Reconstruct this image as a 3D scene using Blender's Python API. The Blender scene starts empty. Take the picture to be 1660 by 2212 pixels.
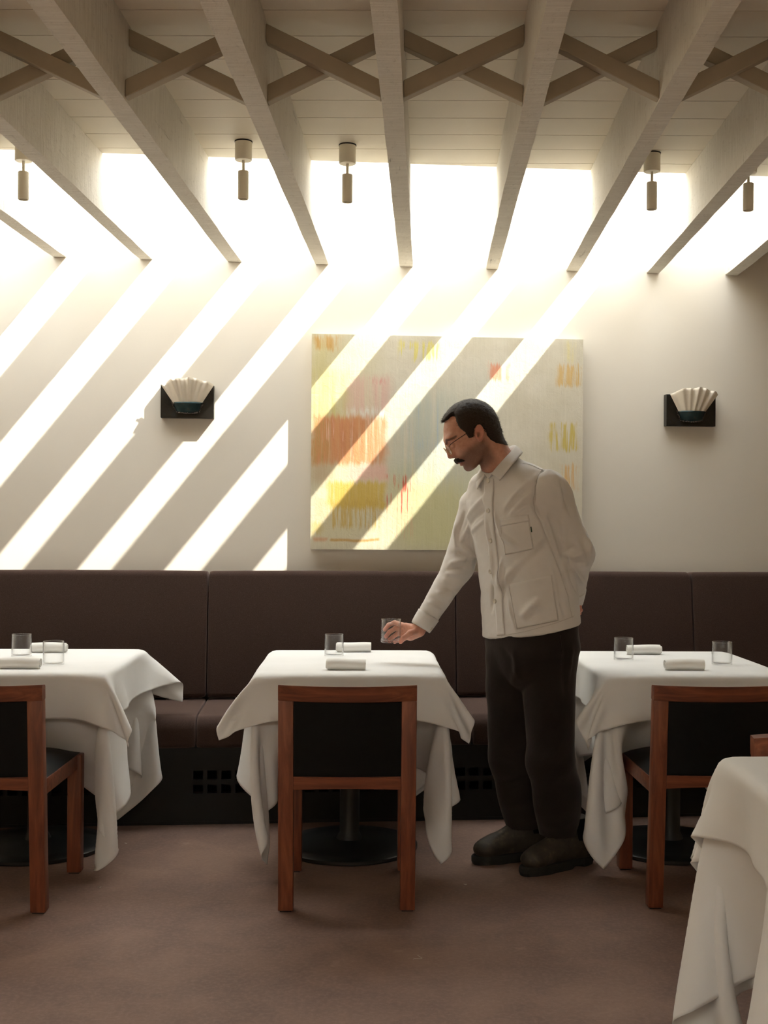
import bpy, bmesh, math, random
import numpy as np
from mathutils import Vector, Matrix

# ------------------------------------------------------------------ camera, sky, sun, exposure
S = bpy.context.scene
COL = S.collection
CAM_H, YAW, PITCH, ROLL = 1.2647, 0.0113, 0.0008, 0.0069
cam_data = bpy.data.cameras.new('camera')
cam = bpy.data.objects.new('camera', cam_data)
COL.objects.link(cam)
_xr = Vector((math.cos(YAW), math.sin(YAW), 0))
_fw = Vector((-math.sin(YAW) * math.cos(PITCH), math.cos(YAW) * math.cos(PITCH), math.sin(PITCH)))
_up = _xr.cross(_fw)
_r = _xr * math.cos(ROLL) + _up * math.sin(ROLL)
_u = -_xr * math.sin(ROLL) + _up * math.cos(ROLL)
cam.matrix_world = Matrix(((_r.x, _u.x, -_fw.x, 0), (_r.y, _u.y, -_fw.y, 0), (_r.z, _u.z, -_fw.z, CAM_H), (0, 0, 0, 1)))
cam_data.sensor_fit = 'HORIZONTAL'
cam_data.sensor_width = 36
cam_data.lens = 2562.97 / 1660 * 36
cam_data.shift_x = -(896.3 - 830) / 1660
cam_data.shift_y = (1124 - 1106) / 1660
cam_data.clip_end = 200
S.camera = cam

world = bpy.data.worlds.new('sky')
S.world = world
world.use_nodes = True
bg = world.node_tree.nodes['Background']
bg.inputs[0].default_value = (0.96, 0.985, 1.0, 1)
bg.inputs[1].default_value = 8.2

SUN_M, SUN_K = 0.793, 0.33             # the sun's drift left and towards the wall for each metre of fall
sun_data = bpy.data.lights.new('sun', 'SUN')
sun = bpy.data.objects.new('sun', sun_data)
COL.objects.link(sun)
sun.rotation_euler = Vector((-SUN_M, SUN_K, -1)).to_track_quat('-Z', 'Y').to_euler()
sun.location = (4, 2, 8)
sun_data.energy = 14.0
sun_data.angle = math.radians(0.6)
sun_data.color = (1.0, 0.95, 0.84)

S.view_settings.view_transform = 'Standard'
S.view_settings.look = 'None'
S.view_settings.gamma = 1.0
S.view_settings.use_curve_mapping = False
S.view_settings.exposure = 0.25
S.cycles.use_denoising = True
S.cycles.max_bounces = 7
S.cycles.diffuse_bounces = 4
S.cycles.transparent_max_bounces = 16
S.cycles.sample_clamp_indirect = 6.0

# ------------------------------------------------------------------ geometry of the room
WA = 0.1046                              # the back wall stands askew of the joists by this angle
TW = math.tan(WA)
WALL_Y = 5.7437                          # back wall at x = 0
CEIL_Z, JOIST_Z = 2.73, 2.495
SKY_Y = 4.873                            # front edge of the skylight at x = 0
SHAFT_Z = 3.07                           # glazing height


def wall_pt(s, n, z):                    # along the wall, out of the wall, up
    return Vector((s * math.cos(WA) + n * math.sin(WA), WALL_Y + s * math.sin(WA) - n * math.cos(WA), z))


# ------------------------------------------------------------------ helpers
def link(o, parent=None):
    COL.objects.link(o)
    if parent is not None:
        o.parent = parent
    return o


def mk(name, verts, faces, mat=None, parent=None, smooth=False, loc=None, rotz=None):
    me = bpy.data.meshes.new(name)
    me.from_pydata([tuple(v) for v in verts], [], [tuple(f) for f in faces])
    me.update()
    if smooth:
        me.polygons.foreach_set('use_smooth', [True] * len(me.polygons))
    if mat is not None:
        me.materials.append(mat)
    o = bpy.data.objects.new(name, me)
    if loc is not None:
        o.location = loc
    if rotz is not None:
        o.rotation_euler = (0, 0, rotz)
    return link(o, parent)


def from_bm(name, bm, mat=None, parent=None, smooth=False, loc=None, rotz=None, angle=None):
    me = bpy.data.meshes.new(name)
    bm.normal_update()
    bm.to_mesh(me)
    bm.free()
    if smooth or angle:
        me.polygons.foreach_set('use_smooth', [True] * len(me.polygons))
    if angle:
        me.set_sharp_from_angle(angle=math.radians(angle))
    if mat is not None:
        me.materials.append(mat)
    o = bpy.data.objects.new(name, me)
    if loc is not None:
        o.location = loc
    if rotz is not None:
        o.rotation_euler = (0, 0, rotz)
    return link(o, parent)


def box(bm, x0, x1, y0, y1, z0, z1, bevel=0.0, seg=2):
    vs = [bm.verts.new(p) for p in ((x0, y0, z0), (x1, y0, z0), (x1, y1, z0), (x0, y1, z0), (x0, y0, z1), (x1, y0, z1), (x1, y1, z1), (x0, y1, z1))]
    fs = [bm.faces.new([vs[i] for i in f]) for f in ((0, 3, 2, 1), (4, 5, 6, 7), (0, 1, 5, 4), (1, 2, 6, 5), (2, 3, 7, 6), (3, 0, 4, 7))]
    if bevel:
        es = list({e for f in fs for e in f.edges})
        bmesh.ops.bevel(bm, geom=es, offset=bevel, segments=seg, affect='EDGES', profile=0.5)
    return vs


def box_obj(name, x0, x1, y0, y1, z0, z1, mat, parent=None, bevel=0.0, seg=2, loc=None, rotz=None):
    bm = bmesh.new()
    box(bm, x0, x1, y0, y1, z0, z1, bevel, seg)
    return from_bm(name, bm, mat, parent, loc=loc, rotz=rotz, angle=40 if bevel else None)


def hexa(bm, pts, bevel=0.0, seg=2):     # eight corners, bottom ring then top ring
    vs = [bm.verts.new(p) for p in pts]
    fs = [bm.faces.new([vs[i] for i in f]) for f in ((0, 3, 2, 1), (4, 5, 6, 7), (0, 1, 5, 4), (1, 2, 6, 5), (2, 3, 7, 6), (3, 0, 4, 7))]
    if bevel:
        es = list({e for f in fs for e in f.edges})
        bmesh.ops.bevel(bm, geom=es, offset=bevel, segments=seg, affect='EDGES', profile=0.5)


def lathe(bm, prof, n=40, cx=0, cy=0):
    rings = []
    for r, z in prof:
        if r < 1e-6:
            rings.append([bm.verts.new((cx, cy, z))])
        else:
            rings.append([bm.verts.new((cx + r * math.cos(2 * math.pi * k / n), cy + r * math.sin(2 * math.pi * k / n), z)) for k in range(n)])
    for a, b in zip(rings, rings[1:]):
        for k in range(n):
            j = (k + 1) % n
            if len(a) == 1 and len(b) == 1:
                continue
            if len(a) == 1:
                bm.faces.new((a[0], b[j], b[k]))
            elif len(b) == 1:
                bm.faces.new((a[k], a[j], b[0]))
            else:
                bm.faces.new((a[k], a[j], b[j], b[k]))


def tube(bm, pts, rad, n=8, cap=True):
    pts = [Vector(p) for p in pts]
    rads = rad if isinstance(rad, (list, tuple)) else [rad] * len(pts)
    rings, ref = [], None
    for i, p in enumerate(pts):
        t = (pts[min(i + 1, len(pts) - 1)] - pts[max(i - 1, 0)]).normalized()
        if ref is None:
            ref = t.orthogonal().normalized()
        ref = (ref - t * ref.dot(t)).normalized()
        b = t.cross(ref)
        rings.append([bm.verts.new(p + (ref * math.cos(2 * math.pi * k / n) + b * math.sin(2 * math.pi * k / n)) * rads[i]) for k in range(n)])
    for a, c in zip(rings, rings[1:]):
        for k in range(n):
            j = (k + 1) % n
            bm.faces.new((a[k], a[j], c[j], c[k]))
    if cap:
        bm.faces.new(rings[0][::-1])
        bm.faces.new(rings[-1])


def grid_faces(nu, nv, closed_u=False):
    f = []
    for i in range(nu if closed_u else nu - 1):
        for j in range(nv - 1):
            a, b = i * nv + j, ((i + 1) % nu) * nv + j
            f.append((a, b, b + 1, a + 1))
    return f


def empty(name, loc=(0, 0, 0), rotz=0.0):
    o = bpy.data.objects.new(name, None)
    o.empty_display_size = 0.1
    o.location = loc
    o.rotation_euler = (0, 0, rotz)
    return link(o)


def tag(o, label, cat, group=None):
    o['label'] = label
    o['category'] = cat
    if group:
        o['group'] = group
    return o


def structure(o):
    o['kind'] = 'structure'
    return o


def copy_tree(o, parent=None):
    c = o.copy()
    COL.objects.link(c)
    c.parent = parent
    for ch in list(o.children):
        copy_tree(ch, c)
    return c


# ------------------------------------------------------------------ materials
class NT:
    """small wrapper for building node trees"""

    def __init__(self, name):
        self.mat = bpy.data.materials.new(name)
        self.mat.use_nodes = True
        self.t = self.mat.node_tree
        self.b = self.t.nodes['Principled BSDF']
        self.out = self.t.nodes['Material Output']

    def n(self, typ, **kw):
        nd = self.t.nodes.new(typ)
        for k, v in kw.items():
            if k.startswith('i_'):
                key = k[2:]
                nd.inputs[int(key) if key.isdigit() else key].default_value = v
            else:
                setattr(nd, k, v)
        return nd

    def l(self, a, b):
        self.t.links.new(a, b)
        return b

    def val(self, x, nd, idx):
        if hasattr(x, 'is_linked'):
            self.l(x, nd.inputs[idx])
        else:
            nd.inputs[idx].default_value = x

    def math(self, op, a, b=0.0, clamp=False):
        nd = self.n('ShaderNodeMath', operation=op, use_clamp=clamp)
        self.val(a, nd, 0)
        self.val(b, nd, 1)
        return nd.outputs[0]

    def coords(self, scale=(1, 1, 1), kind='Object'):
        tc = self.n('ShaderNodeTexCoord')
        mp = self.n('ShaderNodeMapping')
        mp.inputs['Scale'].default_value = scale
        self.l(tc.outputs[kind], mp.inputs[0])
        return mp.outputs[0]

    def noise(self, vec, scale, detail=4.0, rough=0.55, dist=0.0):
        nd = self.n('ShaderNodeTexNoise')
        nd.inputs['Scale'].default_value = scale
        nd.inputs['Detail'].default_value = detail
        nd.inputs['Roughness'].default_value = rough
        nd.inputs['Distortion'].default_value = dist
        self.l(vec, nd.inputs['Vector'])
        return nd.outputs['Fac']

    def ramp(self, fac, stops):
        nd = self.n('ShaderNodeValToRGB')
        el = nd.color_ramp.elements
        while len(el) < len(stops):
            el.new(0.5)
        for e, (p, c) in zip(el, stops):
            e.position = p
            e.color = (*c, 1) if len(c) == 3 else c
        self.l(fac, nd.inputs[0])
        return nd.outputs[0]

    def mix(self, fac, a, b, mode='MIX'):
        nd = self.n('ShaderNodeMix', data_type='RGBA', blend_type=mode)
        self.val(fac, nd, 0)
        for x, idx in ((a, 6), (b, 7)):
            if hasattr(x, 'is_linked'):
                self.l(x, nd.inputs[idx])
            else:
                nd.inputs[idx].default_value = (*x, 1) if len(x) == 3 else x
        return nd.outputs[2]

    def bump(self, h, strength=0.3, dist=0.01):
        nd = self.n('ShaderNodeBump')
        nd.inputs['Strength'].default_value = strength
        nd.inputs['Distance'].default_value = dist
        self.l(h, nd.inputs['Height'])
        self.l(nd.outputs[0], self.b.inputs['Normal'])

    def set(self, rough=0.6, spec=0.5, metal=0.0, color=None, **kw):
        self.b.inputs['Roughness'].default_value = rough
        self.b.inputs['Specular IOR Level'].default_value = spec
        self.b.inputs['Metallic'].default_value = metal
        if color is not None:
            if hasattr(color, 'is_linked'):
                self.l(color, self.b.inputs['Base Color'])
            else:
                self.b.inputs['Base Color'].default_value = (*color, 1)
        for k, v in kw.items():
            self.b.inputs[k].default_value = v
        return self.mat


def srgb(r, g, b):
    f = lambda c: (c / 255 / 12.92) if c / 255 <= 0.04045 else ((c / 255 + 0.055) / 1.055) ** 2.4
    return (f(r), f(g), f(b))


MAT = {}


def simple(name, col, rough=0.6, spec=0.4, metal=0.0, var=0.06, scale=8.0, bump=0.0, bscale=60.0, bdist=0.002):
    t = NT(name)
    v = t.coords()
    nz = t.noise(v, scale)
    c = t.ramp(nz, [(0.3, tuple(max(0, x * (1 - var)) for x in col)), (0.7, tuple(min(1, x * (1 + var)) for x in col))])
    if bump:
        t.bump(t.noise(v, bscale, 5), bump, bdist)
    MAT[name] = t.set(rough, spec, metal, c)
    return MAT[name]


simple('plaster', srgb(222, 215, 203), 0.85, 0.2, var=0.012, scale=1.5, bump=0.12, bscale=14, bdist=0.004)
simple('tan_wall', srgb(206, 190, 166), 0.85, 0.2, var=0.02, scale=1.5)
simple('plank_paint', srgb(243, 234, 215), 0.6, 0.3, var=0.03, scale=3, bump=0.15, bscale=25)
simple('lamp_paint', srgb(240, 232, 212), 0.45, 0.4, var=0.02)
simple('lamp_inside', srgb(40, 36, 32), 0.6)
simple('black_iron', (0.008, 0.009, 0.009), 0.42, 0.5, var=0.2, bump=0.1, bscale=90)
simple('plinth_black', (0.0055, 0.006, 0.006), 0.6, 0.35, var=0.25, scale=4)
simple('linen', srgb(238, 236, 231), 0.85, 0.15, var=0.012, scale=6, bump=0.25, bscale=700, bdist=0.0006)
simple('black_leather', (0.0035, 0.004, 0.004), 0.5, 0.18, var=0.2, bump=0.2, bscale=220, bdist=0.001)
simple('table_wood', srgb(90, 62, 44), 0.6)

t = NT('joist_paint')                    # rough-sawn timber under cream paint
v = t.coords((1, 1, 1))
vs = t.coords((9, 0.9, 9))
c = t.ramp(t.noise(v, 2.2, 5), [(0.25, srgb(228, 221, 207)), (0.75, srgb(244, 239, 228))])
crack = t.ramp(t.noise(vs, 3.0, 7, 0.7, 0.6), [(0.62, (0, 0, 0)), (0.70, (1, 1, 1))])
patch = t.ramp(t.noise(v, 1.6, 2), [(0.52, (0, 0, 0)), (0.66, (1, 1, 1))])
worn = t.math('MULTIPLY', crack, patch)
c = t.mix(t.math('MULTIPLY', worn, 0.7), c, srgb(134, 118, 98))
sawc = t.ramp(t.noise(t.coords((2.5, 60, 2.5)), 3.0, 4, 0.6), [(0.42, (1, 1, 1)), (0.6, (0, 0, 0))])
c = t.mix(t.math('MULTIPLY', sawc, 0.22), c, srgb(176, 164, 144))
pits = t.ramp(t.noise(t.coords((1, 0.5, 1)), 55, 5, 0.7), [(0.58, (0, 0, 0)), (0.68, (1, 1, 1))])
c = t.mix(t.math('MULTIPLY', pits, 0.22), c, srgb(150, 136, 114))
saw = t.coords((3, 55, 3))
h = t.math('ADD', t.math('MULTIPLY', t.noise(saw, 3.0, 3), 0.5), t.math('MULTIPLY', t.noise(v, 40, 6, 0.7), 0.6))
h = t.math('SUBTRACT', h, t.math('MULTIPLY', worn, 0.8))
t.bump(h, 0.8, 0.008)
MAT['joist_paint'] = t.set(0.65, 0.25, 0, c)

t = NT('brace_paint')
v = t.coords()
c = t.ramp(t.noise(v, 5, 4), [(0.3, srgb(172, 160, 138)), (0.7, srgb(186, 174, 152))])
t.bump(t.noise(v, 60, 5), 0.15, 0.003)
MAT['brace_paint'] = t.set(0.6, 0.3, 0, c)

t = NT('stained_floor')                  # brown stained concrete
v = t.coords()
big = t.noise(v, 0.9, 6, 0.6, 0.3)
mid = t.noise(v, 4.5, 7, 0.65, 0.5)
fine = t.noise(v, 70, 4, 0.7)
c = t.ramp(big, [(0.3, srgb(110, 87, 76)), (0.52, srgb(131, 104, 90)), (0.72, srgb(151, 122, 105))])
c = t.mix(t.math('MULTIPLY', t.ramp(mid, [(0.38, (1, 1, 1)), (0.6, (0, 0, 0))]), 0.38), c, srgb(92, 72, 67))
c = t.mix(t.math('MULTIPLY', t.ramp(fine, [(0.45, (0, 0, 0)), (0.75, (1, 1, 1))]), 0.25), c, srgb(176, 150, 134))
spots = t.ramp(t.noise(v, 9.0, 3, 0.5), [(0.70, (0, 0, 0)), (0.76, (1, 1, 1))])
c = t.mix(t.math('MULTIPLY', spots, 0.25), c, srgb(180, 152, 136))
t.bump(t.math('ADD', t.math('MULTIPLY', fine, 0.6), mid), 0.12, 0.004)
MAT['stained_floor'] = t.set(0.62, 0.3, 0, c)

t = NT('felt')                           # brown-black wool upholstery
v = t.coords()
n1 = t.noise(v, 420, 3, 0.8)
n2 = t.noise(v, 3, 4)
c = t.ramp(n1, [(0.25, srgb(36, 26, 22)), (0.55, srgb(62, 48, 42)), (0.8, srgb(92, 75, 66))])
c = t.mix(t.math('MULTIPLY', n2, 0.18), c, srgb(84, 62, 56))
t.bump(n1, 0.35, 0.002)
t.b.inputs['Sheen Weight'].default_value = 0.35
t.b.inputs['Sheen Roughness'].default_value = 0.5
t.b.inputs['Sheen Tint'].default_value = (0.75, 0.55, 0.5, 1)
MAT['felt'] = t.set(0.95, 0.1, 0, c)

t = NT('cherry_wood')                    # reddish chair timber, grain along z
v = t.coords((16, 16, 1.3))
g1 = t.noise(v, 2.2, 6, 0.6, 0.8)
g2 = t.noise(t.coords((60, 60, 3)), 3, 4, 0.6)
c = t.ramp(g1, [(0.28, srgb(80, 41, 28)), (0.5, srgb(122, 67, 45)), (0.72, srgb(152, 92, 62))])
c = t.mix(t.math('MULTIPLY', g2, 0.4), c, srgb(96, 46, 30))
t.bump(g2, 0.08, 0.002)
MAT['cherry_wood'] = t.set(0.38, 0.4, 0, c)
t = NT('cherry_wood_cross')              # the same timber, grain along x
v = t.coords((1.3, 16, 16))
g1 = t.noise(v, 2.2, 6, 0.6, 0.8)
g2 = t.noise(t.coords((3, 60, 60)), 3, 4, 0.6)
c = t.ramp(g1, [(0.28, srgb(80, 41, 28)), (0.5, srgb(122, 67, 45)), (0.72, srgb(152, 92, 62))])
c = t.mix(t.math('MULTIPLY', g2, 0.4), c, srgb(96, 46, 30))
t.bump(g2, 0.08, 0.002)
MAT['cherry_wood_cross'] = t.set(0.38, 0.4, 0, c)


def thin_glass(name, tint=(1, 1, 1), edge=0.5):
    t = NT(name)
    t.t.nodes.remove(t.b)
    tr = t.n('ShaderNodeBsdfTransparent')
    tr.inputs[0].default_value = (*tint, 1)
    gl = t.n('ShaderNodeBsdfGlossy')
    gl.inputs['Roughness'].default_value = 0.02
    lw = t.n('ShaderNodeLayerWeight')
    lw.inputs['Blend'].default_value = 0.5
    k = t.math('ADD', t.math('MULTIPLY', t.math('POWER', lw.outputs['Facing'], 2.5), edge), 0.022, True)
    mx = t.n('ShaderNodeMixShader')
    t.l(k, mx.inputs[0])
    t.l(tr.outputs[0], mx.inputs[1])
    t.l(gl.outputs[0], mx.inputs[2])
    t.l(mx.outputs[0], t.out.inputs[0])
    MAT[name] = t.mat


thin_glass('tumbler_glass', (0.997, 0.999, 0.998), 0.9)
thin_glass('sky_glass', (0.97, 0.98, 0.98), 0.4)
# ------------------------------------------------------------------ the room
XL, XR, YB = -3.3, 2.9, -2.6            # side walls, wall behind the camera
structure(box_obj('floor', XL - 0.2, XR + 0.2, YB - 0.2, 6.4, -0.12, 0.0, MAT['stained_floor']))
bm = bmesh.new()
box(bm, -3.8, 3.4, 0.0, 0.25, -0.12, SHAFT_Z + 0.1)
structure(from_bm('wall_back', bm, MAT['plaster'], loc=(0, WALL_Y, 0), rotz=WA))
structure(box_obj('wall_left', XL - 0.2, XL, YB - 0.2, 5.6, -0.12, SHAFT_Z + 0.1, MAT['tan_wall']))
structure(box_obj('wall_right', XR, XR + 0.2, YB - 0.2, 6.3, -0.12, SHAFT_Z + 0.1, MAT['tan_wall']))
structure(box_obj('wall_front', XL, XR, YB - 0.2, YB, -0.12, CEIL_Z, MAT['tan_wall']))

# ceiling: boards laid across the joists, a deck above them
SKY_X0, SKY_X1 = -2.75, 1.475           # the skylight's left and right ends
sky_y = lambda x: SKY_Y + x * TW
S2_Y0, S2_Y1 = -1.9, -0.5                 # a second roof light over the front of the room, behind the camera
bm = bmesh.new()
for (x0, x1, y0, y1a, y1b) in ((XL, XR, YB, S2_Y0, S2_Y0), (XL, XR, S2_Y1, sky_y(XL), sky_y(XR)), (XL, -2.75, S2_Y0, S2_Y1, S2_Y1), (2.3, XR, S2_Y0, S2_Y1, S2_Y1)):
    hexa(bm, [(x, y, z) for z in (CEIL_Z + 0.022, CEIL_Z + 0.08) for x, y in ((x0, y0), (x1, y0), (x1, y1b), (x0, y1a))])
ceil = structure(from_bm('ceiling', bm, MAT['plank_paint']))
seams = [3.401, 3.583, 3.763, 3.942, 4.129, 4.309, 4.496, 4.67]
pitch = 0.1815
ys = [seams[0] - pitch * k for k in range(30, 0, -1)] + seams + [4.852, 5.03, 5.21]
GAP = 0.0022
for a, b in zip(ys, ys[1:]):
    # each board is clipped by the skew edge of the skylight
    a2, b2 = a + GAP, b - GAP
    poly = [(XL, a2), (XR, a2), (XR, b2), (XL, b2)]
    out = []
    for (p, q) in zip(poly, poly[1:] + poly[:1]):
        dp, dq = sky_y(p[0]) - p[1], sky_y(q[0]) - q[1]
        if dp >= 0:
            out.append(p)
        if dp * dq < 0:
            s = dp / (dp - dq)
            out.append((p[0] + (q[0] - p[0]) * s, p[1] + (q[1] - p[1]) * s))
    if len(out) < 3 or b < YB or (b > S2_Y0 and a < S2_Y1):
        continue
    n = len(out)
    vv = [(x, y, CEIL_Z) for x, y in out] + [(x, y, CEIL_Z + 0.0218) for x, y in out]
    ff = [tuple(range(n))[::-1], tuple(range(n, 2 * n))] + [(i, (i + 1) % n, n + (i + 1) % n, n + i) for i in range(n)]
    mk('plank', vv, ff, MAT['plank_paint'], ceil)
# boards either side of the skylight
for nm, x0, x1 in (('ceiling_board', SKY_X1 + 0.0, XR), ('ceiling_board', XL, SKY_X0)):
    vv = [(x, y, z) for z in (CEIL_Z, CEIL_Z + 0.08) for x, y in ((x0, sky_y(x0) + 0.002), (x1, sky_y(x1) + 0.002), (x1, WALL_Y + x1 * TW), (x0, WALL_Y + x0 * TW))]
    mk(nm, vv, [(0, 3, 2, 1), (4, 5, 6, 7), (0, 1, 5, 4), (1, 2, 6, 5), (2, 3, 7, 6), (3, 0, 4, 7)], MAT['plank_paint'], ceil)

# skylight: plastered shaft, frame and glass
def skew_box(name, x0, x1, n0, n1, z0, z1, mat, parent=None):
    # n measured from the skylight's front edge towards the wall
    vv = [(x, sky_y(x) + n, z) for z in (z0, z1) for x, n in ((x0, n0), (x1, n0), (x1, n1), (x0, n1))]
    return mk(name, vv, [(0, 3, 2, 1), (4, 5, 6, 7), (0, 1, 5, 4), (1, 2, 6, 5), (2, 3, 7, 6), (3, 0, 4, 7)], mat, parent)


DEP = WALL_Y - SKY_Y
structure(skew_box('trim_1', SKY_X0 - 0.1, SKY_X1 + 0.1, -0.1, -0.001, CEIL_Z + 0.081, SHAFT_Z, MAT['plaster']))
structure(skew_box('trim_2', SKY_X1, SKY_X1 + 0.1, 0.0, DEP, CEIL_Z + 0.081, SHAFT_Z, MAT['plaster']))
structure(skew_box('trim_3', SKY_X0 - 0.1, SKY_X0, 0.0, DEP, CEIL_Z + 0.081, SHAFT_Z, MAT['plaster']))
win = structure(skew_box('window_1', SKY_X0 - 0.1, SKY_X1 + 0.1, -0.1, -0.03, SHAFT_Z + 0.001, SHAFT_Z + 0.05, MAT['lamp_paint']))
skew_box('pane', SKY_X0 - 0.1, SKY_X1 + 0.1, -0.029, DEP + 0.02, SHAFT_Z + 0.02, SHAFT_Z + 0.026, MAT['sky_glass'], win)

for i_, (x0, x1, y0, y1) in enumerate(((-2.85, 2.4, S2_Y0 - 0.1, S2_Y0), (-2.85, 2.4, S2_Y1, S2_Y1 + 0.1), (-2.85, -2.75, S2_Y0, S2_Y1), (2.3, 2.4, S2_Y0, S2_Y1))):
    structure(box_obj('trim_%d' % (4 + i_), x0, x1, y0, y1, CEIL_Z + 0.081, SHAFT_Z, MAT['plaster']))
w3 = structure(box_obj('window_2', -2.85, 2.4, S2_Y0 - 0.1, S2_Y0 - 0.03, SHAFT_Z + 0.001, SHAFT_Z + 0.05, MAT['lamp_paint']))
box_obj('pane', -2.85, 2.4, S2_Y0 - 0.029, S2_Y1 + 0.1, SHAFT_Z + 0.02, SHAFT_Z + 0.026, MAT['sky_glass'], w3)

# joists
JL = [-1.772, -1.374, -0.964, -0.551, -0.146, 0.272, 0.666, 1.069, 1.465]
JR = [-1.711, -1.314, -0.897, -0.485, -0.081, 0.333, 0.730, 1.132, 1.530]
JXL = [-2.986, -2.58, -2.175] + JL + [1.87, 2.276, 2.68]
JXR = [-2.922, -2.516, -2.11] + JR + [1.934, 2.34, 2.744]
ORD = ['first', 'second', 'third', 'fourth', 'fifth', 'sixth', 'seventh', 'eighth', 'ninth']
rj = random.Random(4)
for i, (a, b) in enumerate(zip(JXL, JXR)):
    if i < 3 or i > 11:
        continue
    bm = bmesh.new()
    N = 60
    rings = []
    for k in range(N + 1):
        s = k / N
        ring = []
        for cx_, cz_ in ((a, JOIST_Z), (b, JOIST_Z), (b, CEIL_Z - 0.0005), (a, CEIL_Z - 0.0005)):
            y1 = WALL_Y + cx_ * TW - 0.0005
            y = YB + 0.01 + (y1 - YB - 0.01) * s
            jx = rj.uniform(-0.0012, 0.0012)
            jz = rj.uniform(-0.0008, 0.0008) if cz_ < CEIL_Z - 0.1 else 0
            ring.append(bm.verts.new((cx_ + jx, y, cz_ + jz)))
        rings.append(ring)
    for p, q in zip(rings, rings[1:]):
        for k in range(4):
            j = (k + 1) % 4
            bm.faces.new((p[k], p[j], q[j], q[k]))
    bm.faces.new(rings[0][::-1])
    bm.faces.new(rings[-1])
    es = [e for e in bm.edges if abs(e.verts[0].co.y - e.verts[1].co.y) > 0.01 and e.verts[0].co.z < JOIST_Z + 0.01]
    bmesh.ops.bevel(bm, geom=es, offset=0.003, segments=1, affect='EDGES')
    bmesh.ops.recalc_face_normals(bm, faces=bm.faces)
    o = from_bm('ceiling_joist', bm, MAT['joist_paint'])
    k = i - 3
    lab = 'rough-sawn cream painted ceiling joist, %s from the left of those meeting the back wall' % ORD[k]
    tag(o, lab, 'beam', 'ceiling joists')

# cross braces: two slim timbers in each bay
BY = 3.50
for i in range(1, 13):
    x0, x1 = JXR[i] + 0.0005, JXL[i + 1] - 0.0005
    if i < 3 or i > 10:
        continue
    odd = (i % 2 == 1)
    for k in (0, 1):
        up = (k == 0)                    # rises to the right
        front = (up == odd)
        y0 = BY - 0.019 if front else BY + 0.019
        y0, y1 = y0 - 0.0185, y0 + 0.0185
        h = 0.052
        zl, zr = (JOIST_Z + 0.006, CEIL_Z - 0.012 - h) if up else (CEIL_Z - 0.012 - h, JOIST_Z + 0.006)
        bm = bmesh.new()
        hexa(bm, [(x0, y0, zl), (x1, y0, zr), (x1, y1, zr), (x0, y1, zl), (x0, y0, zl + h), (x1, y0, zr + h), (x1, y1, zr + h), (x0, y1, zl + h)], 0.002, 1)
        o = from_bm('cross_brace', bm, MAT['brace_paint'])
        bay = i - 2
        tag(o, 'cream cross brace rising to the %s between the %s and %s ceiling joists' % ('right' if up else 'left', ORD[bay - 1], ORD[bay]), 'brace', 'cross braces between the joists')

# spotlights hanging between the joists
def spotlight(x, y, lab):
    root = empty('spotlight', (x, y, CEIL_Z))
    bm = bmesh.new()
    lathe(bm, [(0, 0), (0.033, 0), (0.033, -0.072), (0.031, -0.0745), (0, -0.0745)], 32)
    bmesh.ops.recalc_face_normals(bm, faces=bm.faces)
    from_bm('canopy', bm, MAT['lamp_paint'], root, angle=40)
    bm = bmesh.new()
    lathe(bm, [(0.0345, -0.0005), (0.0345, -0.005), (0.0325, -0.005)], 32)
    from_bm('shadow_ring', bm, MAT['lamp_inside'], root, angle=40)
    bm = bmesh.new()
    lathe(bm, [(0.0055, -0.0745), (0.0055, -0.118)], 14)
    from_bm('stem', bm, MAT['lamp_paint'], root, smooth=True)
    bm = bmesh.new()
    lathe(bm, [(0, -0.116), (0.019, -0.116), (0.0205, -0.1175), (0.0205, -0.222), (0.0195, -0.224), (0.0175, -0.224), (0.0175, -0.2)], 32)
    bmesh.ops.recalc_face_normals(bm, faces=bm.faces)
    h = from_bm('lamp_head', bm, MAT['lamp_paint'], root, angle=40)
    bm = bmesh.new()
    lathe(bm, [(0.0175, -0.205), (0, -0.203)], 32)
    from_bm('lamp_face', bm, MAT['lamp_inside'], h, smooth=True)
    tag(root, lab, 'lamp', 'ceiling spotlights')


spotlight(-1.585, 4.60, 'cream cylinder ceiling spotlight at the far left, its canopy hidden by a joist')
spotlight(-0.724, 4.58, 'cream cylinder ceiling spotlight between the third and fourth joists')
spotlight(-0.324, 4.62, 'cream cylinder ceiling spotlight between the fourth and fifth joists, right of its neighbour')
spotlight(0.878, 4.71, 'cream cylinder ceiling spotlight between the seventh and eighth joists')
spotlight(1.262, 4.72, 'cream cylinder ceiling spotlight farthest right, between the last two joists')

# lint and crumbs on the floor
simple('lint', srgb(214, 206, 190), 0.9)
rl = random.Random(8)
for (x, y, r, L, lab) in ((-1.12, 4.062, 0.6, 0.012, 'pale shred of lint on the floor between the left and centre chairs'),
                          (0.139, 4.136, 2.2, 0.012, 'pale curl of lint on the floor in front of the person\'s boots'),
                          (-0.019, 3.435, 1.2, 0.035, 'thin looped thread on the floor in front of the centre chair'),
                          (-1.171, 4.616, 0.2, 0.010, 'tiny crumb on the floor beside the left table base')):
    bm = bmesh.new()
    tube(bm, [(L * (k / 8 - 0.5) , 0.3 * L * math.sin(k * 0.8 + r), 0.0012 + 0.0008 * math.sin(k)) for k in range(9)], [0.0004 + 0.0006 * math.sin(math.pi * k / 8) if L < 0.02 else 0.0004 for k in range(9)], 6)
    o = from_bm('lint_scrap', bm, MAT['lint'], None, smooth=True, loc=(x, y, 0.0), rotz=r)
    tag(o, lab, 'lint', 'scraps on the floor')
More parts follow.
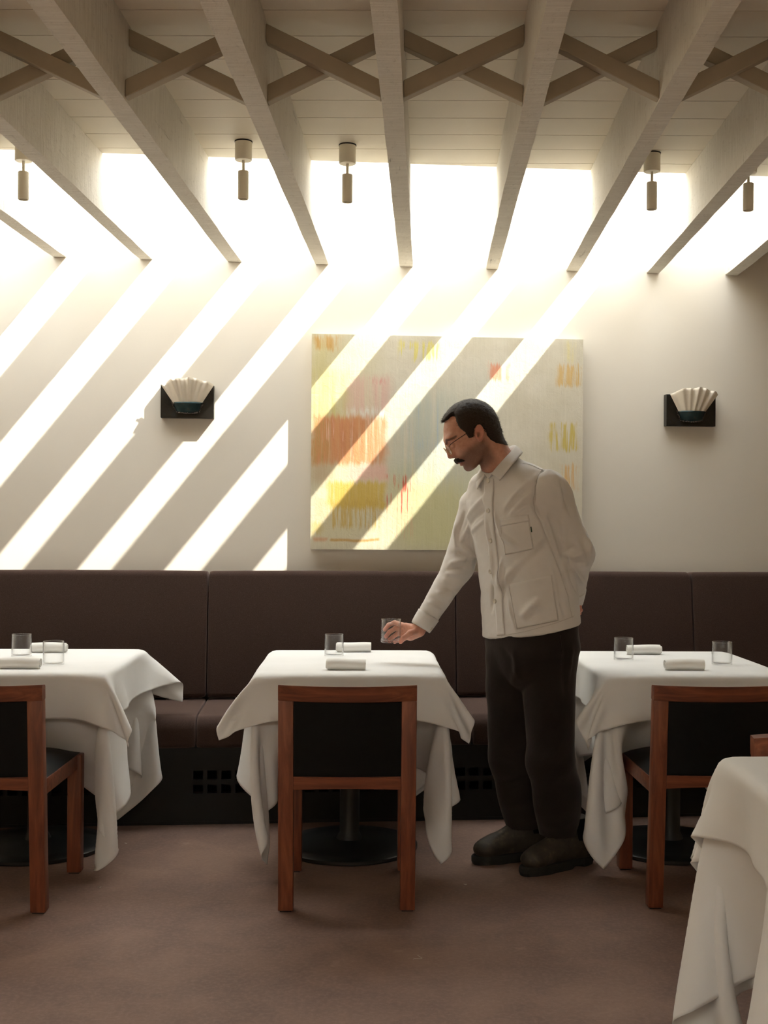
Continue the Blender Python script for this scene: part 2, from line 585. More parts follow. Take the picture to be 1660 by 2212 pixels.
# ------------------------------------------------------------------ banquette along the back wall
bq = empty('banquette', (0, WALL_Y, 0), WA)
tag(bq, 'long banquette in dark brown wool with a black slotted plinth along the back wall', 'banquette')
SEAM = [-3.3, -2.20, -1.04, 0.118, 1.267, 2.42, 2.75]
GAPB = 0.0035
N_SEAT, N_PL = 0.735, 0.722


def cushion(name, prof, s0, s1, parent, rnd=0.018, puff=0.004):
    """profile (y, z) extruded along the wall, ends rounded in"""
    prof = [Vector(p) for p in prof]
    c = sum(prof, Vector((0, 0))) / len(prof)
    st = [(0, 1), (0.0015, 0.55), (0.005, 0.18), (rnd, 0.0)]
    L = s1 - s0
    sts = [(s0 + d, k) for d, k in st]
    m = 10
    sts += [(s0 + rnd + (L - 2 * rnd) * i / m, 0.0) for i in range(1, m)]
    sts += [(s1 - d, k) for d, k in st[::-1]]
    vv = []
    n = len(prof)
    for s, k in sts:
        bulge = puff * math.sin(math.pi * (s - s0) / L) ** 0.5 if s0 < s < s1 else 0
        for p in prof:
            d = (p - c)
            q = p - d.normalized() * (k * rnd * 0.9) + d.normalized() * bulge
            vv.append((s, q.x, q.y))
    ff = []
    for i in range(len(sts) - 1):
        for j in range(n):
            a, b = i * n + j, i * n + (j + 1) % n
            ff.append((a, b, b + n, a + n))
    ff.append(tuple(range(n))[::-1])
    ff.append(tuple(range((len(sts) - 1) * n, len(sts) * n)))
    o = mk(name, vv, ff, MAT['felt'], parent, smooth=True)
    bm = bmesh.new()
    bm.from_mesh(o.data)
    bmesh.ops.recalc_face_normals(bm, faces=bm.faces)
    bm.to_mesh(o.data)
    bm.free()
    return o


def round_poly(pts, rads, seg=6):
    out = []
    n = len(pts)
    for i in range(n):
        p, a, b = Vector(pts[i]), Vector(pts[i - 1]), Vector(pts[(i + 1) % n])
        u, v = (a - p).normalized(), (b - p).normalized()
        ang = u.angle(v)
        r = rads[i]
        d = r / math.tan(ang / 2)
        s, e = p + u * d, p + v * d
        cc = p + (u + v).normalized() * (r / math.sin(ang / 2))
        a0 = (s - cc)
        a1 = (e - cc)
        t0 = math.atan2(a0.y, a0.x)
        dt = (math.atan2(a1.y, a1.x) - t0 + math.pi) % (2 * math.pi) - math.pi
        for k in range(seg + 1):
            th = t0 + dt * k / seg
            out.append((cc.x + r * math.cos(th), cc.y + r * math.sin(th)))
    return out


seat_prof = round_poly([(-0.145, 0.318), (-0.145, 0.437), (-N_SEAT, 0.447), (-N_SEAT - 0.004, 0.318)], [0.01, 0.012, 0.055, 0.02])
back_prof = round_poly([(-0.02, 0.449), (-0.02, 1.022), (-0.135, 1.028), (-0.212, 0.449)], [0.01, 0.012, 0.03, 0.02])
for s0, s1 in zip(SEAM, SEAM[1:]):
    cushion('seat_cushion', seat_prof, s0 + GAPB, s1 - GAPB, bq)
    cushion('back_cushion', back_prof, s0 + GAPB, s1 - GAPB, bq, puff=0.003)
# plinth with two rows of square vents cut through its face
holes = [(-1.05 + 0.0579 * k, 0.0405) for k in range(22)] + [(-1.28 - 0.0579 * k, 0.0405) for k in range(12)] + [(0.43 + 0.0579 * k, 0.0405) for k in range(30)]
xs = sorted({-3.3, 2.75} | {h for h, w in holes} | {h + w for h, w in holes})
hx = {round(h, 5) for h, w in holes}
zs = [0.0, 0.128, 0.164, 0.186, 0.222, 0.3145]
vv, ff = [], []
for x in xs:
    for z in zs:
        vv.append((x, -N_PL, z))
ofs = len(vv)
for x in xs:
    for z in zs:
        vv.append((x, -N_PL + 0.018, z))
nz_ = len(zs)
for i in range(len(xs) - 1):
    for j in range(nz_ - 1):
        a = i * nz_ + j
        b = a + nz_
        if round(xs[i], 5) in hx and j in (1, 3):
            for p, q in ((a, b), (b, b + 1), (b + 1, a + 1), (a + 1, a)):
                ff.append((q, p, p + ofs, q + ofs))
        else:
            ff.append((a, b, b + 1, a + 1))
            ff.append((a + ofs, a + 1 + ofs, b + 1 + ofs, b + ofs))
pl = mk('plinth', vv, ff, MAT['plinth_black'], bq)
box_obj('plinth_top', -3.3, 2.75, -N_PL, -0.03, 0.3145, 0.3175, MAT['plinth_black'], pl)
box_obj('plinth_foot', -3.3, 2.75, -N_PL - 0.004, -N_PL - 0.0002, 0.0, 0.012, MAT['plinth_black'], pl)
box_obj('plinth_back', -3.3, 2.75, -0.12, -0.03, 0.0, 0.314, MAT['plinth_black'], pl)

# ------------------------------------------------------------------ pedestal tables
TW_, TD_ = 0.665, 0.79
TOP_Z = 0.716
TABLES = {'centre': (-0.297, 4.60, 0.055), 'left': (-1.497, 4.555, 0.06), 'right': (0.955, 4.65, 0.05), 'near': (1.034, 2.405, 0.02)}


def make_table(x, y, r, lab):
    root = empty('pedestal_table', (x, y, 0), r)
    box_obj('tabletop', -TW_ / 2 + 0.012, TW_ / 2 - 0.012, -TD_ / 2 + 0.012, TD_ / 2 - 0.012, TOP_Z - 0.034, TOP_Z - 0.003, MAT['table_wood'], root, 0.006)
    bm = bmesh.new()
    lathe(bm, [(0, 0.0), (0.258, 0.0), (0.264, 0.004), (0.264, 0.015), (0.258, 0.019), (0.2, 0.023), (0.07, 0.031), (0.055, 0.036), (0, 0.036)], 64)
    bmesh.ops.recalc_face_normals(bm, faces=bm.faces)
    from_bm('base_disc', bm, MAT['black_iron'], root, angle=35)
    bm = bmesh.new()
    lathe(bm, [(0.05, 0.0365), (0.044, 0.05), (0.038, 0.06), (0.038, 0.60), (0.045, 0.665), (0.14, 0.675), (0.14, TOP_Z - 0.0345)], 32)
    bmesh.ops.recalc_face_normals(bm, faces=bm.faces)
    from_bm('column', bm, MAT['black_iron'], root, angle=35)
    return tag(root, lab, 'table', 'pedestal tables')


make_table(*TABLES['centre'], 'black pedestal table under the white cloths beside the standing person')
make_table(*TABLES['left'], 'black pedestal table under the white cloths at the left edge')
make_table(*TABLES['right'], 'black pedestal table under the white cloths right of the standing person')
make_table(*TABLES['near'], 'nearest pedestal table, under white cloths in the lower right corner')

# ------------------------------------------------------------------ chairs
def make_chair(lab):
    root = empty('dining_chair')
    W, P, DP = 0.2215, 0.049, 0.048
    LEAN, HT, D = 0.056, 0.741, 0.482
    zl = lambda z: -LEAN * max(0.0, z) / HT         # the back leans towards the camera side
    for s in (-1, 1):
        bm = bmesh.new()
        xa, xb = sorted((s * W, s * (W - P)))
        za, zb = 0.004, HT - 0.05
        hexa(bm, [(xa, zl(za), za), (xb, zl(za), za), (xb, zl(za) + DP, za), (xa, zl(za) + DP, za),
                  (xa, zl(zb), zb), (xb, zl(zb), zb), (xb, zl(zb) + DP * 0.8, zb), (xa, zl(zb) + DP * 0.8, zb)], 0.004, 2)
        lg = from_bm('back_post', bm, MAT['cherry_wood'], root, angle=40)
        box_obj('foot_pad', xa + 0.006, xb - 0.006, 0.006, DP - 0.006, 0.0, 0.0038, MAT['black_iron'], lg)
        lg = box_obj('front_leg', xa, xb, D - DP, D, 0.004, 0.424, MAT['cherry_wood'], root, 0.004)
        box_obj('foot_pad', xa + 0.006, xb - 0.006, D - DP + 0.006, D - 0.006, 0.0, 0.0038, MAT['black_iron'], lg)
        o = box_obj('side_rail', xa + 0.012, xb - 0.012, DP - 0.028, D - DP - 0.0005, 0.372, 0.424, MAT['cherry_wood_cross'], root, 0.003)
    box_obj('front_rail', -W + P + 0.0005, W - P - 0.0005, D - 0.04, D - 0.012, 0.372, 0.424, MAT['cherry_wood_cross'], root, 0.003)

    def bowed(name, x0, x1, z0, z1, t0, t1, sag0, sag1, mat, arch=0.0, lip=0.0, n=20):
        # a board curved in plan: its middle comes out towards the camera side
        vv = []
        for i in range(n + 1):
            u = -1 + 2 * i / n
            x = x0 + (x1 - x0) * i / n
            for (dy, z) in ((t0, z0 + arch * (1 - u * u)), (t1, z0 + arch * (1 - u * u)), (t1, z1 - lip), (t0, z1)):
                y = -(sag0 + (sag1 - sag0) * (z - z0) / (z1 - z0)) * (1 - u * u)
                vv.append((x, y + dy + zl(z), z))
        ff = []
        for i in range(n):
            for j in range(4):
                a, b = i * 4 + j, i * 4 + (j + 1) % 4
                ff.append((a, b, b + 4, a + 4))
        ff += [(0, 1, 2, 3)[::-1], tuple(n * 4 + k for k in range(4))]
        o = mk(name, vv, ff, mat, root)
        bm = bmesh.new()
        bm.from_mesh(o.data)
        es = [e for e in bm.edges if abs(e.verts[0].co.x - e.verts[1].co.x) > 1e-4]
        bmesh.ops.bevel(bm, geom=es, offset=0.003, segments=2, affect='EDGES')
        bmesh.ops.recalc_face_normals(bm, faces=bm.faces)
        bm.to_mesh(o.data)
        bm.free()
        o.data.polygons.foreach_set('use_smooth', [True] * len(o.data.polygons))
        o.data.set_sharp_from_angle(angle=math.radians(40))
        return o

    bowed('top_rail', -W, W, HT - 0.0505, HT, 0.001, DP * 0.8, 0.038, 0.044, MAT['cherry_wood_cross'], lip=0.004)
    bowed('lower_rail', -W + P, W - P, 0.400, 0.444, 0.004, 0.036, 0.010, 0.012, MAT['cherry_wood_cross'], arch=0.006)
    bowed('back_panel', -W + P + 0.0005, W - P - 0.0005, 0.4445, HT - 0.051, 0.006, 0.034, 0.012, 0.038, MAT['black_leather'])
    # upholstered seat
    n, m = 14, 14
    vv = []
    for i in range(n + 1):
        for j in range(m + 1):
            u, w = -1 + 2 * i / n, -1 + 2 * j / m
            x = u * (W - 0.014)
            y = (DP - 0.01) + (D - DP + 0.006) * (w + 1) / 2
            z = 0.425 + 0.036 * (1 - abs(u) ** 5) * (1 - abs(w) ** 5) + 0.004 * (1 - u * u) * (1 - w * w)
            vv.append((x, y, z))
    ff = grid_faces(n + 1, m + 1)
    se = mk('seat', vv, ff, MAT['black_leather'], root, smooth=True)
    return tag(root, lab, 'chair', 'wooden dining chairs')


ch = make_chair('cherry wood chair with black back panel in front of the centre table')
ch.location, ch.rotation_euler = (-0.255, 3.832, 0), (0, 0, 0.045)
for (x, y, r, lab) in (
        (-1.437, 3.772, 0.035, 'cherry wood chair cut by the left edge, at the left table'),
        (0.952, 3.905, 0.06, 'cherry wood chair at the right table, behind the near tablecloth'),
        (1.026, 2.905, math.pi + 0.02, 'cherry wood chair mostly hidden behind the nearest table at the right edge')):
    c = copy_tree(ch)
    c.location, c.rotation_euler = (x, y, 0), (0, 0, r)
    c['label'] = lab

# ------------------------------------------------------------------ painting
P0, P1, PZ0, PZ1, PT = -0.5675, 0.745, 1.128, 2.152, 0.061
t = NT('painted_canvas')
tc = t.n('ShaderNodeTexCoord')
sep = t.n('ShaderNodeSeparateXYZ')
t.l(tc.outputs['Object'], sep.inputs[0])
X, Z = sep.outputs[0], sep.outputs[2]
PWD, PHT = P1 - P0, PZ1 - PZ0
U = t.math('DIVIDE', X, PWD)
V = t.math('DIVIDE', Z, PHT)
vec_o = tc.outputs['Object']
streak_v = t.coords((1, 1, 0.045))
diag = t.n('ShaderNodeMapping')
diag.inputs['Rotation'].default_value = (0, 0.35, 0)
diag.inputs['Scale'].default_value = (1, 1, 0.08)
t.l(vec_o, diag.inputs[0])
str_fine = t.noise(streak_v, 95, 3, 0.6)
str_mid = t.noise(streak_v, 38, 4, 0.65)
str_diag = t.noise(diag.outputs[0], 70, 2, 0.5)
edge_x = t.noise(vec_o, 14, 3)
edge_z = t.noise(streak_v, 120, 3, 0.7)
cloud = t.noise(vec_o, 3.2, 4, 0.6)
impasto = t.noise(vec_o, 26, 6, 0.7, 0.8)


def smooth(x, a, b):
    nd = t.n('ShaderNodeMapRange', interpolation_type='SMOOTHSTEP')
    t.val(x, nd, 0)
    nd.inputs[1].default_value, nd.inputs[2].default_value = a, b
    return nd.outputs[0]


Uj = t.math('ADD', U, t.math('MULTIPLY', t.math('SUBTRACT', edge_x, 0.5), 0.04))
Vj = t.math('ADD', V, t.math('MULTIPLY', t.math('SUBTRACT', edge_z, 0.5), 0.075))
col = t.ramp(cloud, [(0.3, srgb(196, 188, 166)), (0.7, srgb(214, 207, 190))])


def patch(c, px, py, qx, qy, rgb, k, soft=0.02, streak=None, lo=0.4, hi=0.6, Vj=Vj):
    u0, u1 = (px - 85) / 1500, (qx - 85) / 1500
    v1, v0 = 1 - (py - 80) / 1188, 1 - (qy - 80) / 1188
    m = t.math('MULTIPLY', smooth(Uj, u0 - soft, u0 + soft), smooth(Uj, u1 + soft, u1 - soft))
    m = t.math('MULTIPLY', m, t.math('MULTIPLY', smooth(Vj, v0 - soft, v0 + soft), smooth(Vj, v1 + soft, v1 - soft)))
    if streak is not None:
        m = t.math('MULTIPLY', m, smooth(streak, lo, hi))
    return t.mix(t.math('MULTIPLY', m, k), c, srgb(*rgb))


col = patch(col, 85, 80, 420, 1268, (206, 196, 142), 0.45, 0.09)
col = patch(col, 500, 820, 1000, 1290, (198, 194, 140), 0.75, 0.09)
col = patch(col, 85, 280, 280, 545, (200, 190, 116), 0.7, 0.03, str_mid, 0.3, 0.62)
col = patch(col, 90, 90, 190, 560, (200, 188, 118), 0.55, 0.05)
col = patch(col, 540, 380, 900, 900, (176, 184, 172), 0.75, 0.07, str_mid, 0.25, 0.6)
col = patch(col, 640, 470, 800, 700, (132, 164, 196), 0.7, 0.04, str_fine, 0.5, 0.68)
col = patch(col, 820, 250, 1100, 900, (206, 204, 190), 0.6, 0.1)
col = patch(col, 900, 820, 1120, 1200, (188, 190, 168), 0.6, 0.08, str_mid, 0.3, 0.6)
col = patch(col, 275, 315, 510, 520, (214, 172, 160), 0.72, 0.03, str_mid, 0.2, 0.55)
col = patch(col, 385, 320, 500, 350, (204, 112, 110), 0.6, 0.012, str_fine, 0.5, 0.6)
col = patch(col, 260, 490, 480, 540, (224, 222, 214), 0.7, 0.02, str_fine, 0.42, 0.58)
col = patch(col, 88, 530, 490, 800, (204, 138, 90), 0.9, 0.018, str_mid, 0.22, 0.5)
col = patch(col, 150, 540, 400, 760, (192, 112, 66), 0.6, 0.03, str_fine, 0.42, 0.62)
col = patch(col, 88, 560, 180, 800, (170, 140, 66), 0.6, 0.02, str_fine, 0.4, 0.6)
col = patch(col, 100, 530, 485, 800, (228, 182, 160), 0.6, 0.03, str_fine, 0.6, 0.68)
col = patch(col, 270, 800, 505, 885, (222, 176, 160), 0.8, 0.02)
col = patch(col, 88, 790, 200, 900, (188, 160, 128), 0.6, 0.03)
col = patch(col, 175, 895, 490, 1040, (204, 172, 74), 0.9, 0.014, str_mid, 0.2, 0.46)
col = patch(col, 180, 1000, 460, 1150, (194, 160, 74), 0.85, 0.016, str_fine, 0.42, 0.58)
col = patch(col, 490, 850, 640, 1060, (200, 66, 48), 0.9, 0.01, str_fine, 0.545, 0.6)
col = patch(col, 570, 860, 610, 940, (200, 60, 44), 0.8, 0.012, str_diag, 0.5, 0.58)
col = patch(col, 500, 1050, 640, 1200, (220, 140, 110), 0.4, 0.02, str_fine, 0.5, 0.62)
col = patch(col, 560, 110, 790, 215, (212, 200, 108), 0.85, 0.012, str_diag, 0.48, 0.57)
col = patch(col, 100, 95, 240, 165, (196, 146, 66), 0.8, 0.012, str_mid, 0.36, 0.55)
col = patch(col, 1065, 230, 1170, 315, (226, 144, 108), 0.85, 0.012, str_mid, 0.36, 0.55)
col = patch(col, 1440, 225, 1575, 345, (206, 168, 96), 0.85, 0.01, str_fine, 0.42, 0.58)
col = patch(col, 1402, 550, 1552, 705, (196, 174, 76), 0.9, 0.01, str_fine, 0.4, 0.55)
col = patch(col, 1470, 785, 1555, 930, (204, 156, 86), 0.8, 0.012, str_fine, 0.42, 0.6)
col = patch(col, 1490, 95, 1540, 210, (214, 200, 120), 0.5, 0.015, str_fine, 0.4, 0.6)
Vw = t.math('ADD', V, t.math('MULTIPLY', t.math('SUBTRACT', t.noise(vec_o, 6, 2), 0.5), 0.03))
col = patch(col, 105, 1200, 180, 1218, (206, 150, 110), 0.8, 0.008, Vj=Vw)
col = patch(col, 200, 1204, 460, 1218, (192, 146, 70), 0.85, 0.006, Vj=Vw)
col = patch(col, 85, 1120, 145, 1190, (196, 172, 80), 0.6, 0.015)
col = patch(col, 110, 1000, 165, 1090, (222, 180, 140), 0.6, 0.02)
col = t.mix(t.math('MULTIPLY', t.math('SUBTRACT', str_fine, 0.45), 0.35), col, srgb(240, 232, 214))
t.bump(t.math('ADD', t.math('MULTIPLY', impasto, 0.8), t.math('MULTIPLY', str_mid, 0.6)), 0.5, 0.005)
MAT['painted_canvas'] = t.set(0.55, 0.35, 0, col)
simple('canvas_edge', srgb(228, 220, 200), 0.7, var=0.03)
pr = empty('painting', tuple(wall_pt(P0, 0, PZ0)), WA)
bm = bmesh.new()
box(bm, 0, PWD, -PT + 0.001, -0.002, 0, PHT, 0.003, 2)
from_bm('stretcher', bm, MAT['canvas_edge'], pr, angle=40)
nx, nzz = 48, 38
rp = random.Random(3)
vv = [(PWD * i / nx, -PT + (0.0009 if i in (0, nx) or j in (0, nzz) else rp.uniform(-0.0006, 0.0006)), PHT * j / nzz) for i in range(nx + 1) for j in range(nzz + 1)]
mk('canvas', vv, [f[::1] for f in grid_faces(nx + 1, nzz + 1)], MAT['painted_canvas'], pr, smooth=True)
tag(pr, 'large abstract painting with orange, yellow and blue-grey brushwork on the back wall', 'painting')

# ------------------------------------------------------------------ wall sconces
t = NT('sconce_steel')
v = t.coords()
n1 = t.noise(v, 22, 5, 0.65)
c = t.ramp(n1, [(0.3, srgb(22, 22, 20)), (0.55, srgb(40, 36, 30)), (0.7, srgb(36, 42, 44)), (0.85, srgb(92, 78, 66))])
t.bump(t.noise(v, 120, 4), 0.2, 0.002)
MAT['sconce_steel'] = t.set(0.4, 0.5, 0.6, c)
t = NT('pocket_steel')
v = t.coords()
c = t.ramp(t.noise(v, 30, 4, 0.6), [(0.3, srgb(24, 40, 44)), (0.55, srgb(34, 56, 60)), (0.75, srgb(70, 58, 50))])
MAT['pocket_steel'] = t.set(0.32, 0.5, 0.6, c)
simple('weld_bead', srgb(84, 72, 66), 0.4, 0.5, 0.7, var=0.3, scale=200)
simple('shade_porcelain', srgb(232, 222, 206), 0.5, 0.35, var=0.03, scale=20)


def sconce(s0, z0, lab, seed, skew=0.0):
    rr = random.Random(seed)
    root = empty('wall_sconce', tuple(wall_pt(s0, 0, z0)), WA)
    W, H, D = 0.247, 0.154, 0.045
    bm = bmesh.new()
    box(bm, 0, W, -D, -D + 0.003, 0, H, 0.0006, 1)
    box(bm, 0, 0.003, -D + 0.0031, -0.0005, 0, H)
    box(bm, W - 0.003, W, -D + 0.0031, -0.0005, 0, H)
    box(bm, 0.0031, W - 0.0031, -D + 0.0031, -0.0005, 0, 0.003)
    box(bm, 0.0031, W - 0.0031, -D + 0.0031, -0.0005, H - 0.003, H)
    from_bm('back_box', bm, MAT['sconce_steel'], root)
    # bowed pocket
    cx, zt, zb = W / 2 + 0.002, 0.072, 0.027
    n, m = 16, 6
    vv = []
    for i in range(n + 1):
        u = -1 + 2 * i / n
        for j in range(m + 1):
            k = j / m
            hw = 0.053 + (0.073 - 0.053) * k
            x = cx + u * hw
            y = -D - 0.0005 - (0.03 + 0.006 * k) * (1 - abs(u) ** 2.4)
            z = zb - 0.008 * (1 - u * u) * (1 - k) + (zt - zb) * k
            vv.append((x, y, z))
    pk = mk('pocket', vv, grid_faces(n + 1, m + 1), MAT['pocket_steel'], root, smooth=True)
    so = pk.modifiers.new('thick', 'SOLIDIFY')
    so.thickness = 0.002
    vv2 = [vv[i * (m + 1)] for i in range(n + 1)]
    k = len(vv2)
    vb = [tuple(p) for p in vv2] + [(p[0], -D - 0.0004, p[2]) for p in vv2]
    mk('pocket_floor', vb, [(i, i + 1, k + i + 1, k + i) for i in range(k - 1)], MAT['pocket_steel'], root)
    # weld beads round the pocket
    bm = bmesh.new()
    path = [vv[j] for j in range(m, -1, -1)] + vv2[1:-1] + [vv[n * (m + 1) + j] for j in range(m + 1)]
    for p in path:
        for q in range(2):
            c = Vector(p) + Vector((rr.uniform(-0.003, 0.003), rr.uniform(-0.002, 0.0005), rr.uniform(-0.003, 0.001)))
            bmesh.ops.create_icosphere(bm, subdivisions=1, radius=rr.uniform(0.0018, 0.0038), matrix=Matrix.Translation(c))
    wb = from_bm('weld_bead', bm, MAT['weld_bead'], root, smooth=True)
    wb['kind'] = 'stuff'
    # pleated fan shade
    pl, n, m = 5.5, 96, 10
    ph = [rr.uniform(-0.35, 0.35) for _ in range(4)]
    vv = []
    for i in range(n + 1):
        u = -1 + 2 * i / n
        for j in range(m + 1):
            k = j / m
            hw = 0.060 + (0.123 - 0.060) * k
            x = cx + skew * k + u * hw
            zt2 = 0.154 + 0.028 * (1 - abs(u) ** 2.2) + 0.003 * math.sin(9 * u + ph[1])
            z = 0.058 + (zt2 - 0.058) * k
            w = u * pl * math.pi + 0.8 * math.sin(3 * u + ph[0])
            amp = 0.002 + 0.018 * k
            y = -D - 0.004 - 0.010 * k - (0.016 + 0.030 * k) * (1 - abs(u) ** 2.5) - amp * (math.sin(w) * 0.5 + 0.25 * math.sin(0.53 * w + ph[2])) * (1 - 0.3 * abs(u))
            vv.append((x, y, z))
    sh = mk('fan_shade', vv, grid_faces(n + 1, m + 1), MAT['shade_porcelain'], root, smooth=True)
    so = sh.modifiers.new('thick', 'SOLIDIFY')
    so.thickness = 0.0025
    return tag(root, lab, 'wall lamp', 'wall sconces')


sconce(-1.274, 1.745, 'dark steel wall sconce with pleated fan shade, left of the painting', 1, 0.0)
sconce(1.166, 1.741, 'dark steel wall sconce with pleated fan shade, right of the painting', 5, 0.008)

# ------------------------------------------------------------------ glasses and napkins
CLOTH_Z = 0.7215


def make_tumbler(lab):
    bm = bmesh.new()
    R, Hh = 0.0385, 0.088
    lathe(bm, [(0, 0.0), (R - 0.003, 0.0), (R - 0.0008, 0.0012), (R, 0.004), (R, Hh - 0.001), (R - 0.0006, Hh), (R - 0.0014, Hh - 0.0008), (R - 0.0016, 0.011), (R - 0.005, 0.0075), (0, 0.0065)], 56)
    bmesh.ops.recalc_face_normals(bm, faces=bm.faces)
    o = from_bm('tumbler', bm, MAT['tumbler_glass'], smooth=True)
    return tag(o, lab, 'glass', 'plain glass tumblers')


tb = make_tumbler('empty glass tumbler held in the person\'s hand above the centre table')
HELD = tb
for (x, y, lab) in ((-1.598, 4.655, 'empty glass tumbler on the left table, the farther one at the left edge'),
                    (-1.391, 4.40, 'empty glass tumbler on the left table, standing right of its rolled napkins'),
                    (-0.374, 4.76, 'empty glass tumbler standing on the centre table'),
                    (0.777, 4.70, 'empty glass tumbler on the right table, at the left before a rolled napkin'),
                    (1.134, 4.575, 'empty glass tumbler standing alone at the right end of the right table')):
    o = tb.copy()
    COL.objects.link(o)
    o.location = (x, y, CLOTH_Z)
    o['label'] = lab


def napkin(x, y, r, lab, L=0.138, R=0.0225, seed=0, flat=0.95):
    rr = random.Random(seed)
    turns, n = 3.1, 90
    th = 0.0011
    outer, inner = [], []
    for i in range(n + 1):
        k = i / n
        a = -math.pi / 2 + 0.4 - 2 * math.pi * turns * (1 - k)
        rad = 0.005 + (R - 0.005) * (k ** 0.9)
        outer.append(((rad + th) * math.cos(a), (rad + th) * math.sin(a)))
        inner.append(((rad - th) * math.cos(a), (rad - th) * math.sin(a)))
    loop = outer + inner[::-1]
    m = 14
    vv = []
    ph = [rr.uniform(0, 6) for _ in range(4)]
    for j in range(m + 1):
        k = j / m
        xx = -L / 2 + L * k
        sc = 1 + 0.03 * math.sin(3 * k + ph[0]) - 0.03 * (abs(2 * k - 1) ** 6)
        dz = 0.0012 * math.sin(5 * k + ph[1])
        for q, (a, b) in enumerate(loop):
            tele = 0.004 * math.sin(q * 0.07 + ph[2]) * (1 if j in (0, m) else 0)
            vv.append((xx + tele, a * sc * 1.08, max(-R * flat + 0.0002, b * sc * flat + dz)))
    nl = len(loop)
    ff = []
    for j in range(m):
        for q in range(nl):
            a, b = j * nl + q, j * nl + (q + 1) % nl
            ff.append((a, b, b + nl, a + nl))
    for base in (0, m * nl):
        for q in range(n):
            f = (base + q, base + q + 1, base + nl - 2 - q, base + nl - 1 - q)
            ff.append(f if base else f[::-1])
    o = mk('rolled_napkin', vv, ff, MAT['linen'], None, smooth=True, loc=(x, y, CLOTH_Z + R * flat), rotz=r)
    o.data.set_sharp_from_angle(angle=math.radians(50))
    return tag(o, lab, 'napkin', 'rolled white napkins')


napkin(-1.533, 4.795, 0.03, 'rolled white napkin at the back of the left table, behind the glasses', seed=1)
napkin(-1.471, 4.275, 0.04, 'rolled white napkin at the front of the left table', seed=2)
napkin(-0.305, 4.905, 0.05, 'rolled white napkin at the back of the centre table, beside the glass', seed=3)
napkin(-0.296, 4.318, 0.03, 'rolled white napkin at the front of the centre table', seed=4)
napkin(0.893, 4.90, 0.05, 'rolled white napkin at the back of the right table, behind a glass', seed=5)
napkin(0.95, 4.395, 0.02, 'rolled white napkin at the front of the right table', seed=6)
